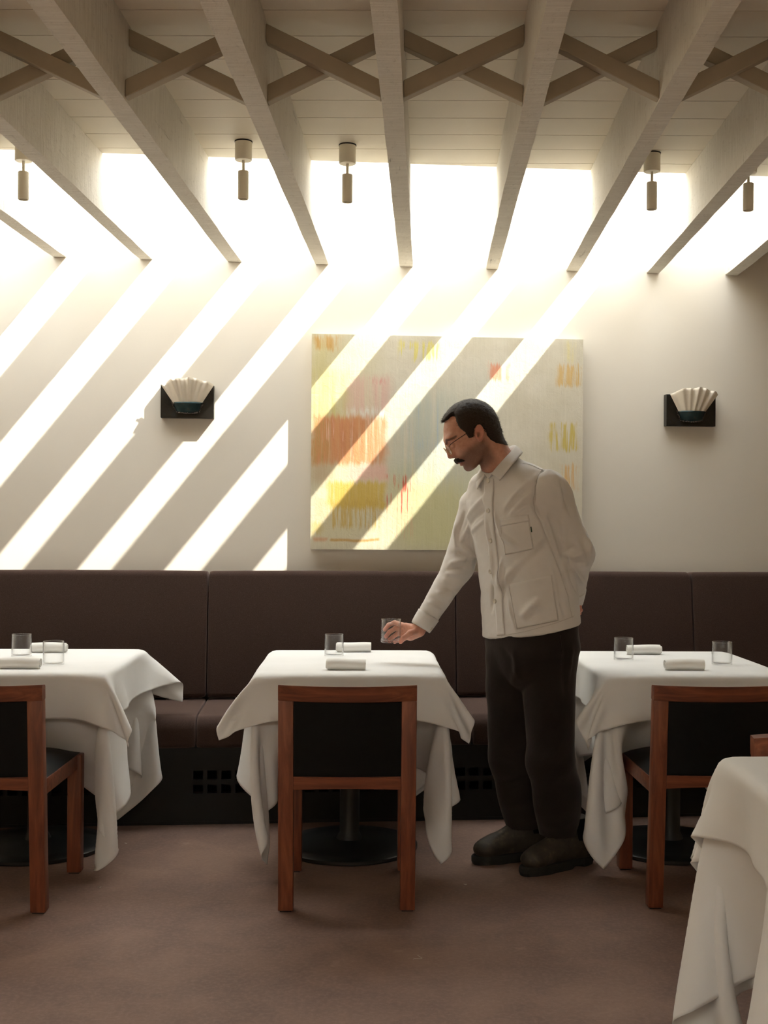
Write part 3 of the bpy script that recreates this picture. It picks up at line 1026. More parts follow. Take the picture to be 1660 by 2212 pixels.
# ------------------------------------------------------------------ tablecloths: draped by a small cloth solver
def drape(nt, no, wx, wy, hx, hy, top, seed=0, under=None, steps=(150, 60), wind=None, chair=None, stiff=0.35, off=(0, 0), wind_t=0.5, bench=0.365):
    """Lay a wx by wy sheet over a box-shaped top (half sizes hx, hy) and let it hang.  nt cells across the top, no cells on each overhang."""
    rng = np.random.default_rng(seed)

    def run(P, rest, steps, rough):
        nx, ny = P.shape[:2]
        pin = ((np.abs(rest[..., 0]) < hx + 1e-4) & (np.abs(rest[..., 1]) < hy + 1e-4)).ravel()   # the cloth does not slide on the top
        RF = rest.reshape(-1, 3)
        lie = rest.reshape(-1, 3)[pin]
        V = np.zeros_like(P)
        cons = []
        for (di, dj, k, mod) in ((1, 0, 1.0, 2), (0, 1, 1.0, 2), (1, 1, 0.45, 2), (1, -1, 0.45, 2), (2, 0, stiff, 4), (0, 2, stiff, 4)):
            for par in range(2):
                if mod == 2:
                    si = slice(par, nx - di, 2) if di else slice(0, nx)
                    ii = np.arange(nx)[si] if di else np.arange(nx)
                    jj = np.arange(ny) if di else np.arange(par, ny - abs(dj), 2)
                    if di and dj > 0:
                        jj = np.arange(0, ny - 1)
                    if di and dj < 0:
                        jj = np.arange(1, ny)
                else:
                    if di:
                        ii = np.array([i for i in range(nx - 2) if (i // 2) % 2 == par])
                        jj = np.arange(ny)
                    else:
                        ii = np.arange(nx)
                        jj = np.array([j for j in range(ny - 2) if (j // 2) % 2 == par])
                if len(ii) == 0 or len(jj) == 0:
                    continue
                I, J = np.meshgrid(ii, jj, indexing='ij')
                a = (I * ny + J).ravel()
                b = ((I + di) * ny + J + dj).ravel()
                cons.append((a, b, np.sqrt(((RF[b] - RF[a]) ** 2).sum(1)), k))
        dt = 0.012
        total = steps
        for st in range(total):
            fr = st / total
            F = np.zeros_like(P)
            F[..., 2] = -9.8
            if wind is not None and fr < wind_t:
                F += wind(P) * ((1 - fr / wind_t) if wind_t < 1 else 1)
            if rough and st < 20:
                F += rng.normal(0, 1.5, P.shape)
            V = (V + F * dt) * 0.965
            X = P + V * dt
            Q = X.reshape(-1, 3)
            for it in range(7):
                for a, b, L, k in cons:
                    d = Q[b] - Q[a]
                    n = np.sqrt((d * d).sum(1)) + 1e-9
                    c = d * ((n - L) / n * (0.5 * k))[:, None]
                    Q[a] += c
                    Q[b] -= c
                collide(Q, fr)
                Q[pin] = lie
            V = (X - P) / dt
            sp = np.sqrt((V * V).sum(-1, keepdims=True))
            V *= np.minimum(1, 2.5 / np.maximum(sp, 1e-6))
            P = X
        return P

    R = 0.006

    def collide(Q, fr):
        # rounded box of the table top
        q = np.abs(Q - np.array([0, 0, top - 0.02])) - np.array([hx - R, hy - R, 0.02 - R])
        o = np.maximum(q, 0)
        lo = np.sqrt((o * o).sum(1))
        ins = lo < R + 0.0025
        deep = ins & (q.max(1) < 0)
        sh = ins & ~deep & (lo > 1e-7)
        if sh.any():
            nrm = o[sh] / lo[sh][:, None] * np.sign(Q[sh] - np.array([0, 0, top - 0.02]))
            Q[sh] += nrm * (R + 0.0025 - lo[sh])[:, None]
        if deep.any():
            qd = q[deep]
            ax = qd.argmax(1)
            idx = np.nonzero(deep)[0]
            sg = np.where(Q[idx, ax] - np.where(ax == 2, top - 0.02, 0) >= 0, 1, -1)
            Q[idx, ax] += sg * (R + 0.0025 - qd[np.arange(len(ax)), ax])
        np.maximum(Q[:, 2], 0.012, out=Q[:, 2])
        if bench is not None:               # the front of the banquette seat behind the table
            c = (Q[:, 1] > bench) & (Q[:, 2] < 0.456)
            side = c & ((Q[:, 1] - bench < 0.456 - Q[:, 2]) | (Q[:, 2] < 0.30) | (np.abs(Q[:, 0]) > hx - 0.03))
            Q[side, 1] = np.maximum(bench, Q[side, 1] - 0.03)
            lift = c & ~side
            Q[lift, 2] = 0.456
        if under is not None:
            ang = np.arctan2(Q[:, 1], Q[:, 0])
            rad = np.hypot(Q[:, 0], Q[:, 1])
            nA, nZ = under.shape
            ia = np.clip(((ang + math.pi) / (2 * math.pi) * nA).astype(int), 0, nA - 1)
            iz = np.clip((Q[:, 2] / 0.74 * nZ).astype(int), 0, nZ - 1)
            need = under[ia, iz] + 0.004
            bad = (rad < need) & (Q[:, 2] < top - 0.004)
            f = need[bad] / np.maximum(rad[bad], 1e-6)
            f = np.minimum(f, 1.03)
            Q[bad, 0] *= f
            Q[bad, 1] *= f
        if chair is not None:
            x0, x1, y1, zt = chair          # chair seat slides in from the front, pushing the hem inwards
            yy = y1 - 0.25 * max(0.0, 1 - fr / 0.55)
            c = (Q[:, 0] > x0) & (Q[:, 0] < x1) & (Q[:, 1] < yy) & (Q[:, 1] > yy - 0.45) & (Q[:, 2] < zt)
            ot = np.zeros(len(Q), bool)
            Q[c, 1] = np.minimum(yy, Q[c, 1] + 0.02)

    def axis(half, w, o, m, n):
        lo, hi = -w / 2 + o, w / 2 + o
        return np.concatenate([np.linspace(lo, -half, n + 1)[:-1], np.linspace(-half, half, m + 1), np.linspace(half, hi, n + 1)[1:]])

    ax_, ay_ = axis(hx, wx, off[0], nt, no), axis(hy, wy, off[1], nt, no)
    Xg, Yg = np.meshgrid(ax_, ay_, indexing='ij')
    rest = np.stack([Xg, Yg, np.full_like(Xg, top + (0.0025 if under is None else 0.004))], -1)
    ex = np.maximum(np.abs(Xg) - hx, 0)
    ey = np.maximum(np.abs(Yg) - hy, 0)
    Z0 = top + 0.005 - 0.86 * np.hypot(ex, ey) + rng.normal(0, 0.0015, Xg.shape)
    X0 = np.where(ex > 0, np.sign(Xg) * (hx + 0.012 + 0.42 * ex), Xg)
    Y0 = np.where(ey > 0, np.sign(Yg) * (hy + 0.012 + 0.42 * ey), Yg)
    P = run(np.stack([X0, Y0, Z0], -1), rest, steps[0], True)
    # refine
    def up(P):
        A = np.zeros((P.shape[0] * 2 - 1, P.shape[1], 3))
        A[::2] = P
        A[1::2] = (P[:-1] + P[1:]) / 2
        B = np.zeros((A.shape[0], A.shape[1] * 2 - 1, 3))
        B[:, ::2] = A
        B[:, 1::2] = (A[:, :-1] + A[:, 1:]) / 2
        return B
    P = run(up(P), up(rest), steps[1], False)
    return P


def shell_map(P, nA=180, nZ=48):
    """outer radius of a draped cloth by direction and height"""
    A = np.zeros((nA, nZ))
    Q = P
    for _ in range(2):
        B = np.zeros((Q.shape[0] * 2 - 1, Q.shape[1], 3))
        B[::2] = Q
        B[1::2] = (Q[:-1] + Q[1:]) / 2
        C = np.zeros((B.shape[0], B.shape[1] * 2 - 1, 3))
        C[:, ::2] = B
        C[:, 1::2] = (B[:, :-1] + B[:, 1:]) / 2
        Q = C
    q = Q.reshape(-1, 3)
    q = q[q[:, 2] < TOP_Z - 0.004]
    ia = np.clip(((np.arctan2(q[:, 1], q[:, 0]) + math.pi) / (2 * math.pi) * nA).astype(int), 0, nA - 1)
    iz = np.clip((q[:, 2] / 0.74 * nZ).astype(int), 0, nZ - 1)
    np.maximum.at(A, (ia, iz), np.hypot(q[:, 0], q[:, 1]))
    # the cloth is soft: spread a little upwards and sideways
    A = np.maximum(A, 0.985 * np.maximum(np.roll(A, 1, 0), np.roll(A, -1, 0)))
    A[:, 1:] = np.maximum(A[:, 1:], 0.99 * A[:, :-1])
    return A


t = NT('tablecloth_linen')
v = t.coords()
n1 = t.noise(v, 900, 2, 0.6)
c = t.ramp(t.noise(v, 4, 3), [(0.3, srgb(240, 239, 236)), (0.7, srgb(246, 245, 243))])
t.bump(n1, 0.12, 0.0006)
mt = t.set(0.82, 0.15, 0, c)
trn = t.n('ShaderNodeBsdfTranslucent')
t.l(c, trn.inputs[0])
mx = t.n('ShaderNodeMixShader')
mx.inputs[0].default_value = 0.16
t.l(t.b.outputs[0], mx.inputs[1])
t.l(trn.outputs[0], mx.inputs[2])
t.l(mx.outputs[0], t.out.inputs[0])
MAT['tablecloth_linen'] = mt


def cloth_obj(P, loc, rot, lab):
    nx, ny = P.shape[:2]
    # hem: the outermost strip is turned, so it stands a touch thicker
    o = mk('tablecloth', P.reshape(-1, 3), [f[::-1] if False else f for f in grid_faces(nx, ny)], MAT['tablecloth_linen'], None, smooth=True, loc=loc, rotz=rot)
    sub = o.modifiers.new('smooth', 'SUBSURF')
    sub.levels = sub.render_levels = 1
    sub.boundary_smooth = 'PRESERVE_CORNERS'
    so = o.modifiers.new('thick', 'SOLIDIFY')
    so.thickness = 0.0012
    so.offset = 1
    return tag(o, lab, 'tablecloth', 'white tablecloths')


def cone_wind(spec):
    """spec: per corner (sx, sy) -> push direction"""
    def f(P):
        F = np.zeros_like(P)
        for (sx, sy), (wx_, wy_) in spec.items():
            m = ((P[..., 0] * sx > TW_ / 2 - 0.02) & (P[..., 1] * sy > TD_ / 2 - 0.02)).astype(float)
            F[..., 0] += m * wx_
            F[..., 1] += m * wy_
        return F
    return f


HX, HY = TW_ / 2, TD_ / 2
CL = {
    # name: (under overhang, over overhang, wind on under corners, wind on over corners, chair x0, x1, y, z, shift of the top cloth)
    'centre': (0.37, 0.155, {(-1, -1): (1.5, -5), (1, -1): (4, -3), (1, 1): (2, -3), (-1, 1): (-2, -3)}, {(-1, -1): (-8, 1), (1, -1): (5, 0)}, (-0.19, 0.27, -0.285, 0.45), (0, 0)),
    'left': (0.405, 0.160, {(1, -1): (4, -3), (1, 1): (4, -3), (-1, -1): (-3, -3), (-1, 1): (-3, -3)}, {(1, -1): (4, -2), (1, 1): (9, 1)}, (-0.17, 0.29, -0.30, 0.45), (0, 0)),
    'right': (0.385, 0.160, {(-1, -1): (-5, 1.5), (1, -1): (3, -3), (1, 1): (3, -3), (-1, 1): (-3, -3)}, {(-1, -1): (-2, 4), (1, -1): (3, -2)}, (-0.24, 0.22, -0.25, 0.45), (0, 0)),
    'near': (0.43, 0.175, {(-1, 1): (-5, 0), (-1, -1): (-3, -3), (1, -1): (3, -3), (1, 1): (3, 3)}, {(-1, 1): (-1, 2), (-1, -1): (-2, -2)}, None, (0, 0.05)),
}
WHERE = {'centre': 'centre table', 'left': 'left table', 'right': 'table right of the person', 'near': 'nearest table, lower right'}
for nm, (ou, oo, wu, wo, chr_, sh_) in CL.items():
    x, y, r = TABLES[nm]
    bn = {'near': None, 'left': 0.295, 'centre': 0.345, 'right': 0.40}[nm]
    U_ = drape(5, 10, TW_ + 2 * ou, TD_ + 2 * ou, HX, HY, TOP_Z, seed=hash(nm) % 7 if False else len(nm), wind=cone_wind(wu), chair=chr_, bench=bn)
    cloth_obj(U_, (x, y, 0), r, 'long white under-cloth hanging in folds on the ' + WHERE[nm])
    O_ = drape(8, 6, TW_ + 2 * oo, TD_ + 2 * oo, HX + 0.003, HY + 0.003, TOP_Z + 0.0015, seed=3 + len(nm), wind=cone_wind(wo), under=shell_map(U_), stiff=0.6, steps=(110, 45), bench=bn, wind_t=1, off=sh_)
    cloth_obj(O_, (x, y, 0), r, 'short white top cloth laid over the under-cloth on the ' + WHERE[nm])
# ------------------------------------------------------------------ the standing person: shapes as distance fields
def vec(*a):
    return np.array(a, np.float32)


def sd_cone(P, a, b, ra, rb):            # round cone
    a, b = np.asarray(a, np.float32), np.asarray(b, np.float32)
    ba = b - a
    pa = P - a
    h = np.clip((pa @ ba) / float(ba @ ba), 0, 1)
    d = pa - h[..., None] * ba
    return np.sqrt((d * d).sum(-1)) - (ra + (rb - ra) * h)


def sd_ell(P, c, r, R=None):             # ellipsoid, optional local axes in the rows of R
    q = P - np.asarray(c, np.float32)
    if R is not None:
        q = q @ np.asarray(R, np.float32).T
    r = np.asarray(r, np.float32)
    k0 = np.sqrt(((q / r) ** 2).sum(-1))
    k1 = np.sqrt(((q / (r * r)) ** 2).sum(-1)) + 1e-9
    return k0 * (k0 - 1) / k1


def smin(a, b, k):
    h = np.clip(0.5 + 0.5 * (b - a) / k, 0, 1)
    return b + (a - b) * h - k * h * (1 - h)


def smax(a, b, k):
    return -smin(-a, -b, k)


def surface_nets(f, lo, hi, h, chunk=40):
    lo, hi = np.asarray(lo, float), np.asarray(hi, float)
    n = np.ceil((hi - lo) / h).astype(int) + 1
    xs = [(lo[i] + h * np.arange(n[i])).astype(np.float32) for i in range(3)]
    V = np.empty(n, np.float32)
    for i in range(0, n[0], chunk):
        g = np.stack(np.meshgrid(xs[0][i:i + chunk], xs[1], xs[2], indexing='ij'), -1)
        V[i:i + chunk] = f(g.reshape(-1, 3)).reshape(g.shape[:3])
    S_ = V < 0
    c = S_[:-1, :-1, :-1].astype(np.int8)
    tot = np.zeros([k - 1 for k in n], np.int8)
    for dx in (0, 1):
        for dy in (0, 1):
            for dz in (0, 1):
                tot += S_[dx:n[0] - 1 + dx, dy:n[1] - 1 + dy, dz:n[2] - 1 + dz]
    act = (tot > 0) & (tot < 8)
    I = np.argwhere(act)
    idx = -np.ones(act.shape, np.int64)
    idx[act] = np.arange(len(I))
    acc = np.zeros((len(I), 3))
    cnt = np.zeros(len(I))
    cor = [(0, 0, 0), (1, 0, 0), (0, 1, 0), (1, 1, 0), (0, 0, 1), (1, 0, 1), (0, 1, 1), (1, 1, 1)]
    for a in range(8):
        for b in range(a + 1, 8):
            d = [cor[b][k] - cor[a][k] for k in range(3)]
            if sum(abs(q) for q in d) != 1:
                continue
            va = V[I[:, 0] + cor[a][0], I[:, 1] + cor[a][1], I[:, 2] + cor[a][2]]
            vb = V[I[:, 0] + cor[b][0], I[:, 1] + cor[b][1], I[:, 2] + cor[b][2]]
            m = (va < 0) != (vb < 0)
            t_ = np.where(m, va / np.where(m, va - vb, 1), 0)
            acc[m] += (np.array(cor[a]) + t_[:, None] * np.array(d))[m]
            cnt[m] += 1
    verts = lo + h * (I + acc / cnt[:, None])
    faces = []
    for ax in range(3):
        sl0 = [slice(None)] * 3
        sl1 = [slice(None)] * 3
        sl0[ax], sl1[ax] = slice(0, -1), slice(1, None)
        A, B = S_[tuple(sl0)], S_[tuple(sl1)]
        E = np.argwhere(A != B)
        u, w = (ax + 1) % 3, (ax + 2) % 3
        ok = (E[:, u] > 0) & (E[:, w] > 0) & (E[:, u] < n[u] - 1) & (E[:, w] < n[w] - 1)
        E = E[ok]
        flip = A[E[:, 0], E[:, 1], E[:, 2]]
        q = []
        for du, dw in ((-1, -1), (0, -1), (0, 0), (-1, 0)):
            F = E.copy()
            F[:, u] += du
            F[:, w] += dw
            q.append(idx[F[:, 0], F[:, 1], F[:, 2]])
        q = np.stack(q, 1)
        q[~flip] = q[~flip][:, ::-1]
        faces.append(q)
    return verts, np.concatenate(faces)


def grad(f, P, e=0.0012):
    P = P.astype(np.float32)
    g = np.stack([f(P + vec(e, 0, 0)) - f(P - vec(e, 0, 0)), f(P + vec(0, e, 0)) - f(P - vec(0, e, 0)), f(P + vec(0, 0, e)) - f(P - vec(0, 0, e))], -1) / (2 * e)
    return g


def settle(f, v, it=2):
    for _ in range(it):
        g = grad(f, v)
        n2 = (g * g).sum(-1) + 1e-6
        d = f(v.astype(np.float32))
        st = np.clip(d / n2, -0.004, 0.004)
        v = v - g * st[:, None]
    g = grad(f, v)
    nrm = g / (np.sqrt((g * g).sum(-1, keepdims=True)) + 1e-9)
    return v, nrm


def ridges(v, nrm, segs):
    """folds of cloth: outward (or inward) ridges along segments, fading at the ends"""
    out = np.zeros(len(v))
    for (a, b, A, w) in segs:
        a, b = np.array(a), np.array(b)
        ba = b - a
        h = ((v - a) @ ba) / (ba @ ba)
        hc = np.clip(h, 0, 1)
        d = v - (a + hc[:, None] * ba)
        r2 = (d * d).sum(1)
        out += A * np.exp(-r2 / (w * w)) * (np.sin(np.pi * np.clip(0.06 + 0.88 * hc, 0, 1)) ** 0.6)
    return v + nrm * out[:, None]


_rw = np.random.default_rng(11)
_WAVES = [(_rw.normal(0, 1, 3), _rw.uniform(0, 6.28)) for _ in range(24)]


def wobble(v, freq):
    s = np.zeros(len(v))
    for k, ph in _WAVES:
        s += np.sin(v @ (k * freq) + ph)
    return s / 5.0


# ---- axes and joints (metres, world)
PHI = math.radians(40)
TF = np.array([-math.cos(PHI), -math.sin(PHI), 0])        # the way the chest faces
TL = np.array([math.sin(PHI), -math.cos(PHI), 0])         # the person's left
HO = np.array((0.1625, 4.3700, 1.5831))                           # between the ears
HSC = 4.37 / 2563.0
YAWH = math.radians(7)
_f0 = np.array([-0.837, 0, -0.547])
_u0 = np.array([-0.547, 0, 0.837])
_s0 = np.array([0, -1.0, 0])
HF = _f0 * math.cos(YAWH) + _s0 * math.sin(YAWH)
HS = _s0 * math.cos(YAWH) - _f0 * math.sin(YAWH)          # the person's left, towards the camera
HU = _u0
HR = np.stack([HF, HS, HU])


def head_local(P):
    return (P - HO.astype(np.float32)) @ HR.T.astype(np.float32)


def head_world(q):
    return HO + np.asarray(q) @ HR


def sd_skull(q):
    d = sd_ell(q, (-0.006, 0, 0.034), (0.0985, 0.0735, 0.0855))
    d = smin(d, sd_ell(q, (-0.028, 0, 0.0), (0.073, 0.066, 0.078)), 0.02)
    return d


def sd_head(q):
    s = np.abs(q[..., 1])
    m = np.stack([q[..., 0], s, q[..., 2]], -1)
    d = sd_skull(q)
    d = smin(d, sd_ell(m, (0.038, 0, -0.012), (0.064, 0.060, 0.088)), 0.02)          # face
    d = smin(d, sd_ell(m, (0.078, 0.022, 0.036), (0.022, 0.032, 0.014)), 0.016)       # brow
    d = smin(d, sd_ell(m, (0.056, 0.046, -0.016), (0.026, 0.018, 0.018)), 0.02)       # cheekbone
    d = smin(d, sd_cone(m, (0.000, 0.056, -0.058), (0.062, 0.026, -0.088), 0.016, 0.018), 0.025)   # jaw
    d = smin(d, sd_ell(m, (0.074, 0, -0.088), (0.021, 0.026, 0.019)), 0.014)          # chin
    d = smax(d, -sd_ell(m, (0.104, 0.033, 0.010), (0.016, 0.017, 0.013)), 0.012)      # eye socket
    d = smin(d, sd_ell(m, (0.0835, 0.032, 0.004), (0.0135, 0.0145, 0.0120)), 0.003)
    d = smax(d, -sd_ell(m, (0.097, 0.032, -0.003), (0.006, 0.0135, 0.0012)), 0.002)    # lowered lid
    d = smin(d, sd_cone(m, (0.098, 0, 0.022), (0.1125, 0, -0.020), 0.0085, 0.0105), 0.012)   # nose
    d = smin(d, sd_ell(m, (0.101, 0.0115, -0.026), (0.0115, 0.0075, 0.0075)), 0.006)  # nostril wing
    d = smax(d, -sd_ell(m, (0.103, 0.0065, -0.0345), (0.006, 0.0035, 0.003)), 0.003)
    d = smin(d, sd_ell(m, (0.088, 0, -0.050), (0.016, 0.026, 0.012)), 0.012)          # muzzle
    d = smin(d, sd_ell(m, (0.0965, 0, -0.0575), (0.0065, 0.021, 0.0050)), 0.004)      # upper lip
    d = smin(d, sd_ell(m, (0.0925, 0, -0.0685), (0.0075, 0.018, 0.0058)), 0.004)      # lower lip
    d = smax(d, -sd_ell(m, (0.100, 0, -0.0628), (0.012, 0.021, 0.0013)), 0.002)
    # ears
    tl = 0.28                              # ears lean back and stand off the skull
    ex = (m[..., 0] + 0.010) + tl * (m[..., 2] + 0.010)
    eo = m[..., 1] - 0.0735 + 0.30 * (m[..., 0] + 0.012)
    mm = np.stack([ex, eo, m[..., 2]], -1)
    e = sd_ell(mm, (0.0, 0.008, -0.008), (0.0175, 0.0075, 0.0275))
    e = smin(e, sd_ell(mm, (0.004, 0.006, -0.031), (0.0085, 0.006, 0.0095)), 0.006)
    e = smax(e, -sd_ell(mm, (0.002, 0.0165, -0.006), (0.0122, 0.0085, 0.0212)), 0.002)
    e = smin(e, sd_cone(mm, (-0.007, 0.0085, 0.012), (-0.008, 0.0085, -0.020), 0.0032, 0.0028), 0.003)
    e = smax(e, -sd_ell(mm, (0.006, 0.0110, -0.014), (0.0070, 0.010, 0.0095)), 0.002)
    e = smin(e, sd_ell(mm, (0.0150, 0.0070, -0.014), (0.0045, 0.005, 0.0070)), 0.003)
    return smin(d, e, 0.006)


NECK0, NECK1 = (-0.034, 0, -0.045), (-0.026, 0, -0.185)


def sd_headneck(P):
    q = head_local(P)
    d = sd_head(q)
    d = smin(d, sd_cone(q, NECK0, NECK1, 0.053, 0.062), 0.022)
    s = np.stack([q[..., 0], np.abs(q[..., 1]), q[..., 2]], -1)
    d = smin(d, sd_cone(s, (-0.020, 0.050, -0.06), (0.026, 0.012, -0.165), 0.012, 0.014), 0.02)   # neck muscle
    d = smin(d, sd_ell(q, (0.030, 0, -0.128), (0.012, 0.012, 0.014)), 0.02)
    return d


# ---- joints
SHN, ELN, WRN = (0.4275, 4.2500, 1.3872), (0.5415, 4.3150, 1.1510), (0.5392, 4.4250, 0.9756)     # near (left) arm
SHF, ELF, WRF = (0.1792, 4.5300, 1.3227), (0.1158, 4.5450, 1.0885), (-0.0208, 4.5250, 0.8658)         # far (right) arm
NKB = (0.2661, 4.3800, 1.4683)
HIPN, KNN, ANN = (0.4448, 4.3450, 0.7533), (0.4519, 4.3250, 0.3935), (0.4968, 4.3750, 0.0600)
HIPF, KNF, ANF = (0.3155, 4.4550, 0.7479), (0.3166, 4.4350, 0.3786), (0.3786, 4.4700, 0.0674)
TORSO = [  # z, centre, half width along TL, half depth along TF
    (0.78, (0.3868, 4.4000, 0.7806), 0.212, 0.128),
    (0.88, (0.3827, 4.4000, 0.8800), 0.213, 0.130),
    (1.00, (0.3750, 4.4000, 1.0000), 0.206, 0.132),
    (1.12, (0.3584, 4.3950, 1.1201), 0.203, 0.132),
    (1.24, (0.3302, 4.3950, 1.2432), 0.203, 0.130),
    (1.33, (0.3103, 4.3900, 1.3373), 0.196, 0.118),
    (1.41, (0.2907, 4.3850, 1.4140), 0.165, 0.092),
    (1.47, (0.2729, 4.3800, 1.4769), 0.090, 0.070),
]
_tz = np.array([t_[1][2] for t_ in TORSO])
_tx = np.array([t_[1][0] for t_ in TORSO])
_ty = np.array([t_[1][1] for t_ in TORSO])
_ta = np.array([t_[2] for t_ in TORSO])
_tb = np.array([t_[3] for t_ in TORSO])


def sd_torso(P, grow=0.0):
    z = P[..., 2]
    cx, cy = np.interp(z, _tz, _tx), np.interp(z, _tz, _ty)
    a, b = np.interp(z, _tz, _ta) + grow, np.interp(z, _tz, _tb) + grow
    dx, dy = P[..., 0] - cx, P[..., 1] - cy
    l = np.abs(dx * TL[0] + dy * TL[1]) / a
    f_ = np.abs(dx * TF[0] + dy * TF[1]) / b
    n = 2.35
    k = (l ** n + f_ ** n + 1e-9) ** (1 / n)
    d = (k - 1) * (a * b / np.sqrt((a * f_) ** 2 + (b * l) ** 2 + 1e-6) * np.sqrt(l * l + f_ * f_ + 1e-9)).clip(0.05, 0.25)
    d = smax(d, z - (1.445 + grow), 0.03)
    d = smax(d, 0.76 - z, 0.01)
    return d.astype(np.float32)


HEM0 = np.array((0.2604, 4.2700, 0.8339))
_h1 = np.array((0.2150, 4.4700, 0.8290)) - HEM0
_h2 = np.array((0.5534, 4.4100, 0.8994)) - HEM0
HEMN = np.cross(_h1, _h2)
HEMN = HEMN / np.linalg.norm(HEMN)
if HEMN[2] > 0:
    HEMN = -HEMN                          # points down


def along(a, b, t_):
    return tuple(np.array(a) * (1 - t_) + np.array(b) * t_)


def sd_jacket(P):
    d = sd_torso(P)
    d = smin(d, sd_cone(P, NKB, SHN, 0.056, 0.058), 0.05)
    d = smin(d, sd_cone(P, (0.2647, 4.4100, 1.4422), SHF, 0.046, 0.052), 0.04)
    # blouse at the back and belly
    d = smax(d, (P - HEM0.astype(np.float32)) @ HEMN.astype(np.float32), 0.006)
    for sh, e, w, r in ((SHN, ELN, WRN, (0.068, 0.063, 0.060, 0.041, 0.010)), (SHF, ELF, WRF, (0.060, 0.057, 0.056, 0.039, 0.024))):
        arm = smin(sd_cone(P, sh, e, r[0], r[1]), sd_cone(P, e, w, r[2], r[3]), 0.02)
        ax = np.array(w) - np.array(e)
        ax = ax / np.linalg.norm(ax)
        arm = smax(arm, ((P - np.array(w, np.float32)) @ ax.astype(np.float32)) - 0.008, 0.003)      # sleeve end, hollowed
        arm = smax(arm, -sd_cone(P, tuple(np.array(w) - ax * 0.02), tuple(np.array(w) + ax * 0.05), r[3] - 0.006, r[3] - 0.004), 0.003)
        d = smin(d, arm, r[4])
    q = head_local(P)                     # open neck
    d = smax(d, -sd_cone(q, (-0.034, 0, -0.10), (-0.022, 0, -0.19), 0.066, 0.068), 0.008)
    return d


def sd_trousers(P):
    hipc = along(HIPN, HIPF, 0.5)
    R = np.stack([TL, TF, np.array([0, 0, 1.0])])
    d = sd_ell(P, (hipc[0] + 0.01, hipc[1], hipc[2] + 0.035), (0.192, 0.135, 0.16), R)
    for h, k, a, r in ((HIPN, KNN, ANN, (0.102, 0.084, 0.066)), (HIPF, KNF, ANF, (0.100, 0.080, 0.060))):
        leg = smin(sd_cone(P, h, k, r[0], r[1]), sd_cone(P, k, a, r[1], r[2]), 0.03)
        # fullness of the calf
        mid = along(k, a, 0.42)
        leg = smin(leg, sd_ell(P, (mid[0] + 0.018, mid[1], mid[2]), (0.078, 0.078, 0.13)), 0.04)
        hem = np.array(a, np.float32)
        dn = np.array([0.10, 0, -1.0], np.float32)
        leg = smax(leg, (P - hem) @ dn, 0.004)
        d = smin(d, leg, 0.014)
    d = smin(d, smax(sd_torso(P, -0.010), 0.80 - P[..., 2], 0.02), 0.03)
    d = smax(d, P[..., 2] - 0.98, 0.01)
    return d


# ---- hands
G_C = np.array((-0.1386, 4.5200, 0.8036))          # foot of the held glass
_W0 = np.array(WRF)


def fing(P, pts, r0, r1, k=0.003):
    d = None
    n = len(pts) - 1
    for i in range(n):
        a = r0 + (r1 - r0) * i / n
        b = r0 + (r1 - r0) * (i + 1) / n
        c = sd_cone(P, pts[i], pts[i + 1], a, b)
        d = c if d is None else smin(d, c, k)
    return d


FINGERS = [
    ([(-0.0814, 4.5530, 0.8629), (-0.1267, 4.5830, 0.8724), (-0.1499, 4.5820, 0.8634), (-0.1636, 4.5700, 0.8465)], 0.0098, 0.0078),
    ([(-0.0795, 4.5560, 0.8484), (-0.1231, 4.5880, 0.8505), (-0.1462, 4.5840, 0.8364), (-0.1599, 4.5700, 0.8198)], 0.0098, 0.0078),
    ([(-0.0758, 4.5520, 0.8328), (-0.1157, 4.5830, 0.8296), (-0.1334, 4.5810, 0.8171), (-0.1455, 4.5680, 0.8094)], 0.0092, 0.0074),
    ([(-0.0685, 4.5440, 0.8195), (-0.0992, 4.5700, 0.8113), (-0.1152, 4.5720, 0.8039), (-0.1257, 4.5660, 0.7990)], 0.0082, 0.0064),
]
THUMB = [(-0.0347, 4.5100, 0.8495), (-0.0642, 4.4850, 0.8428), (-0.0885, 4.4820, 0.8236), (-0.1008, 4.4880, 0.8089)]


def sd_hand_r(P):
    d = sd_cone(P, along(ELF, WRF, 0.6), (-0.0279, 4.5270, 0.8585), 0.030, 0.0255)
    for pts, r0, r1 in FINGERS:
        d = smin(d, sd_cone(P, (-0.0349, 4.5300, 0.8529), pts[0], 0.0175, 0.0115), 0.012)
    for pts, r0, r1 in FINGERS:
        d = smin(d, fing(P, pts, r0, r1), 0.0045)
    th = fing(P, THUMB, 0.0135, 0.0085, 0.005)
    d = smin(d, sd_cone(P, (-0.0277, 4.5150, 0.8420), (-0.0595, 4.5320, 0.8225), 0.0165, 0.0125), 0.012)   # heel of the palm
    return smin(d, th, 0.007)


LW = np.array(WRN)
FING_L = [[(0.5534, 4.4550, 0.9512), (0.5609, 4.4180, 0.9521), (0.5640, 4.4020, 0.9516), (0.5571, 4.3880, 0.9491)],
          [(0.5504, 4.4580, 0.9388), (0.5606, 4.4150, 0.9403), (0.5670, 4.3980, 0.9399), (0.5584, 4.3840, 0.9375)],
          [(0.5470, 4.4580, 0.9266), (0.5576, 4.4180, 0.9280), (0.5624, 4.4020, 0.9276), (0.5555, 4.3880, 0.9252)],
          [(0.5434, 4.4560, 0.9163), (0.5533, 4.4240, 0.9172), (0.5567, 4.4100, 0.9166), (0.5517, 4.3980, 0.9158)]]


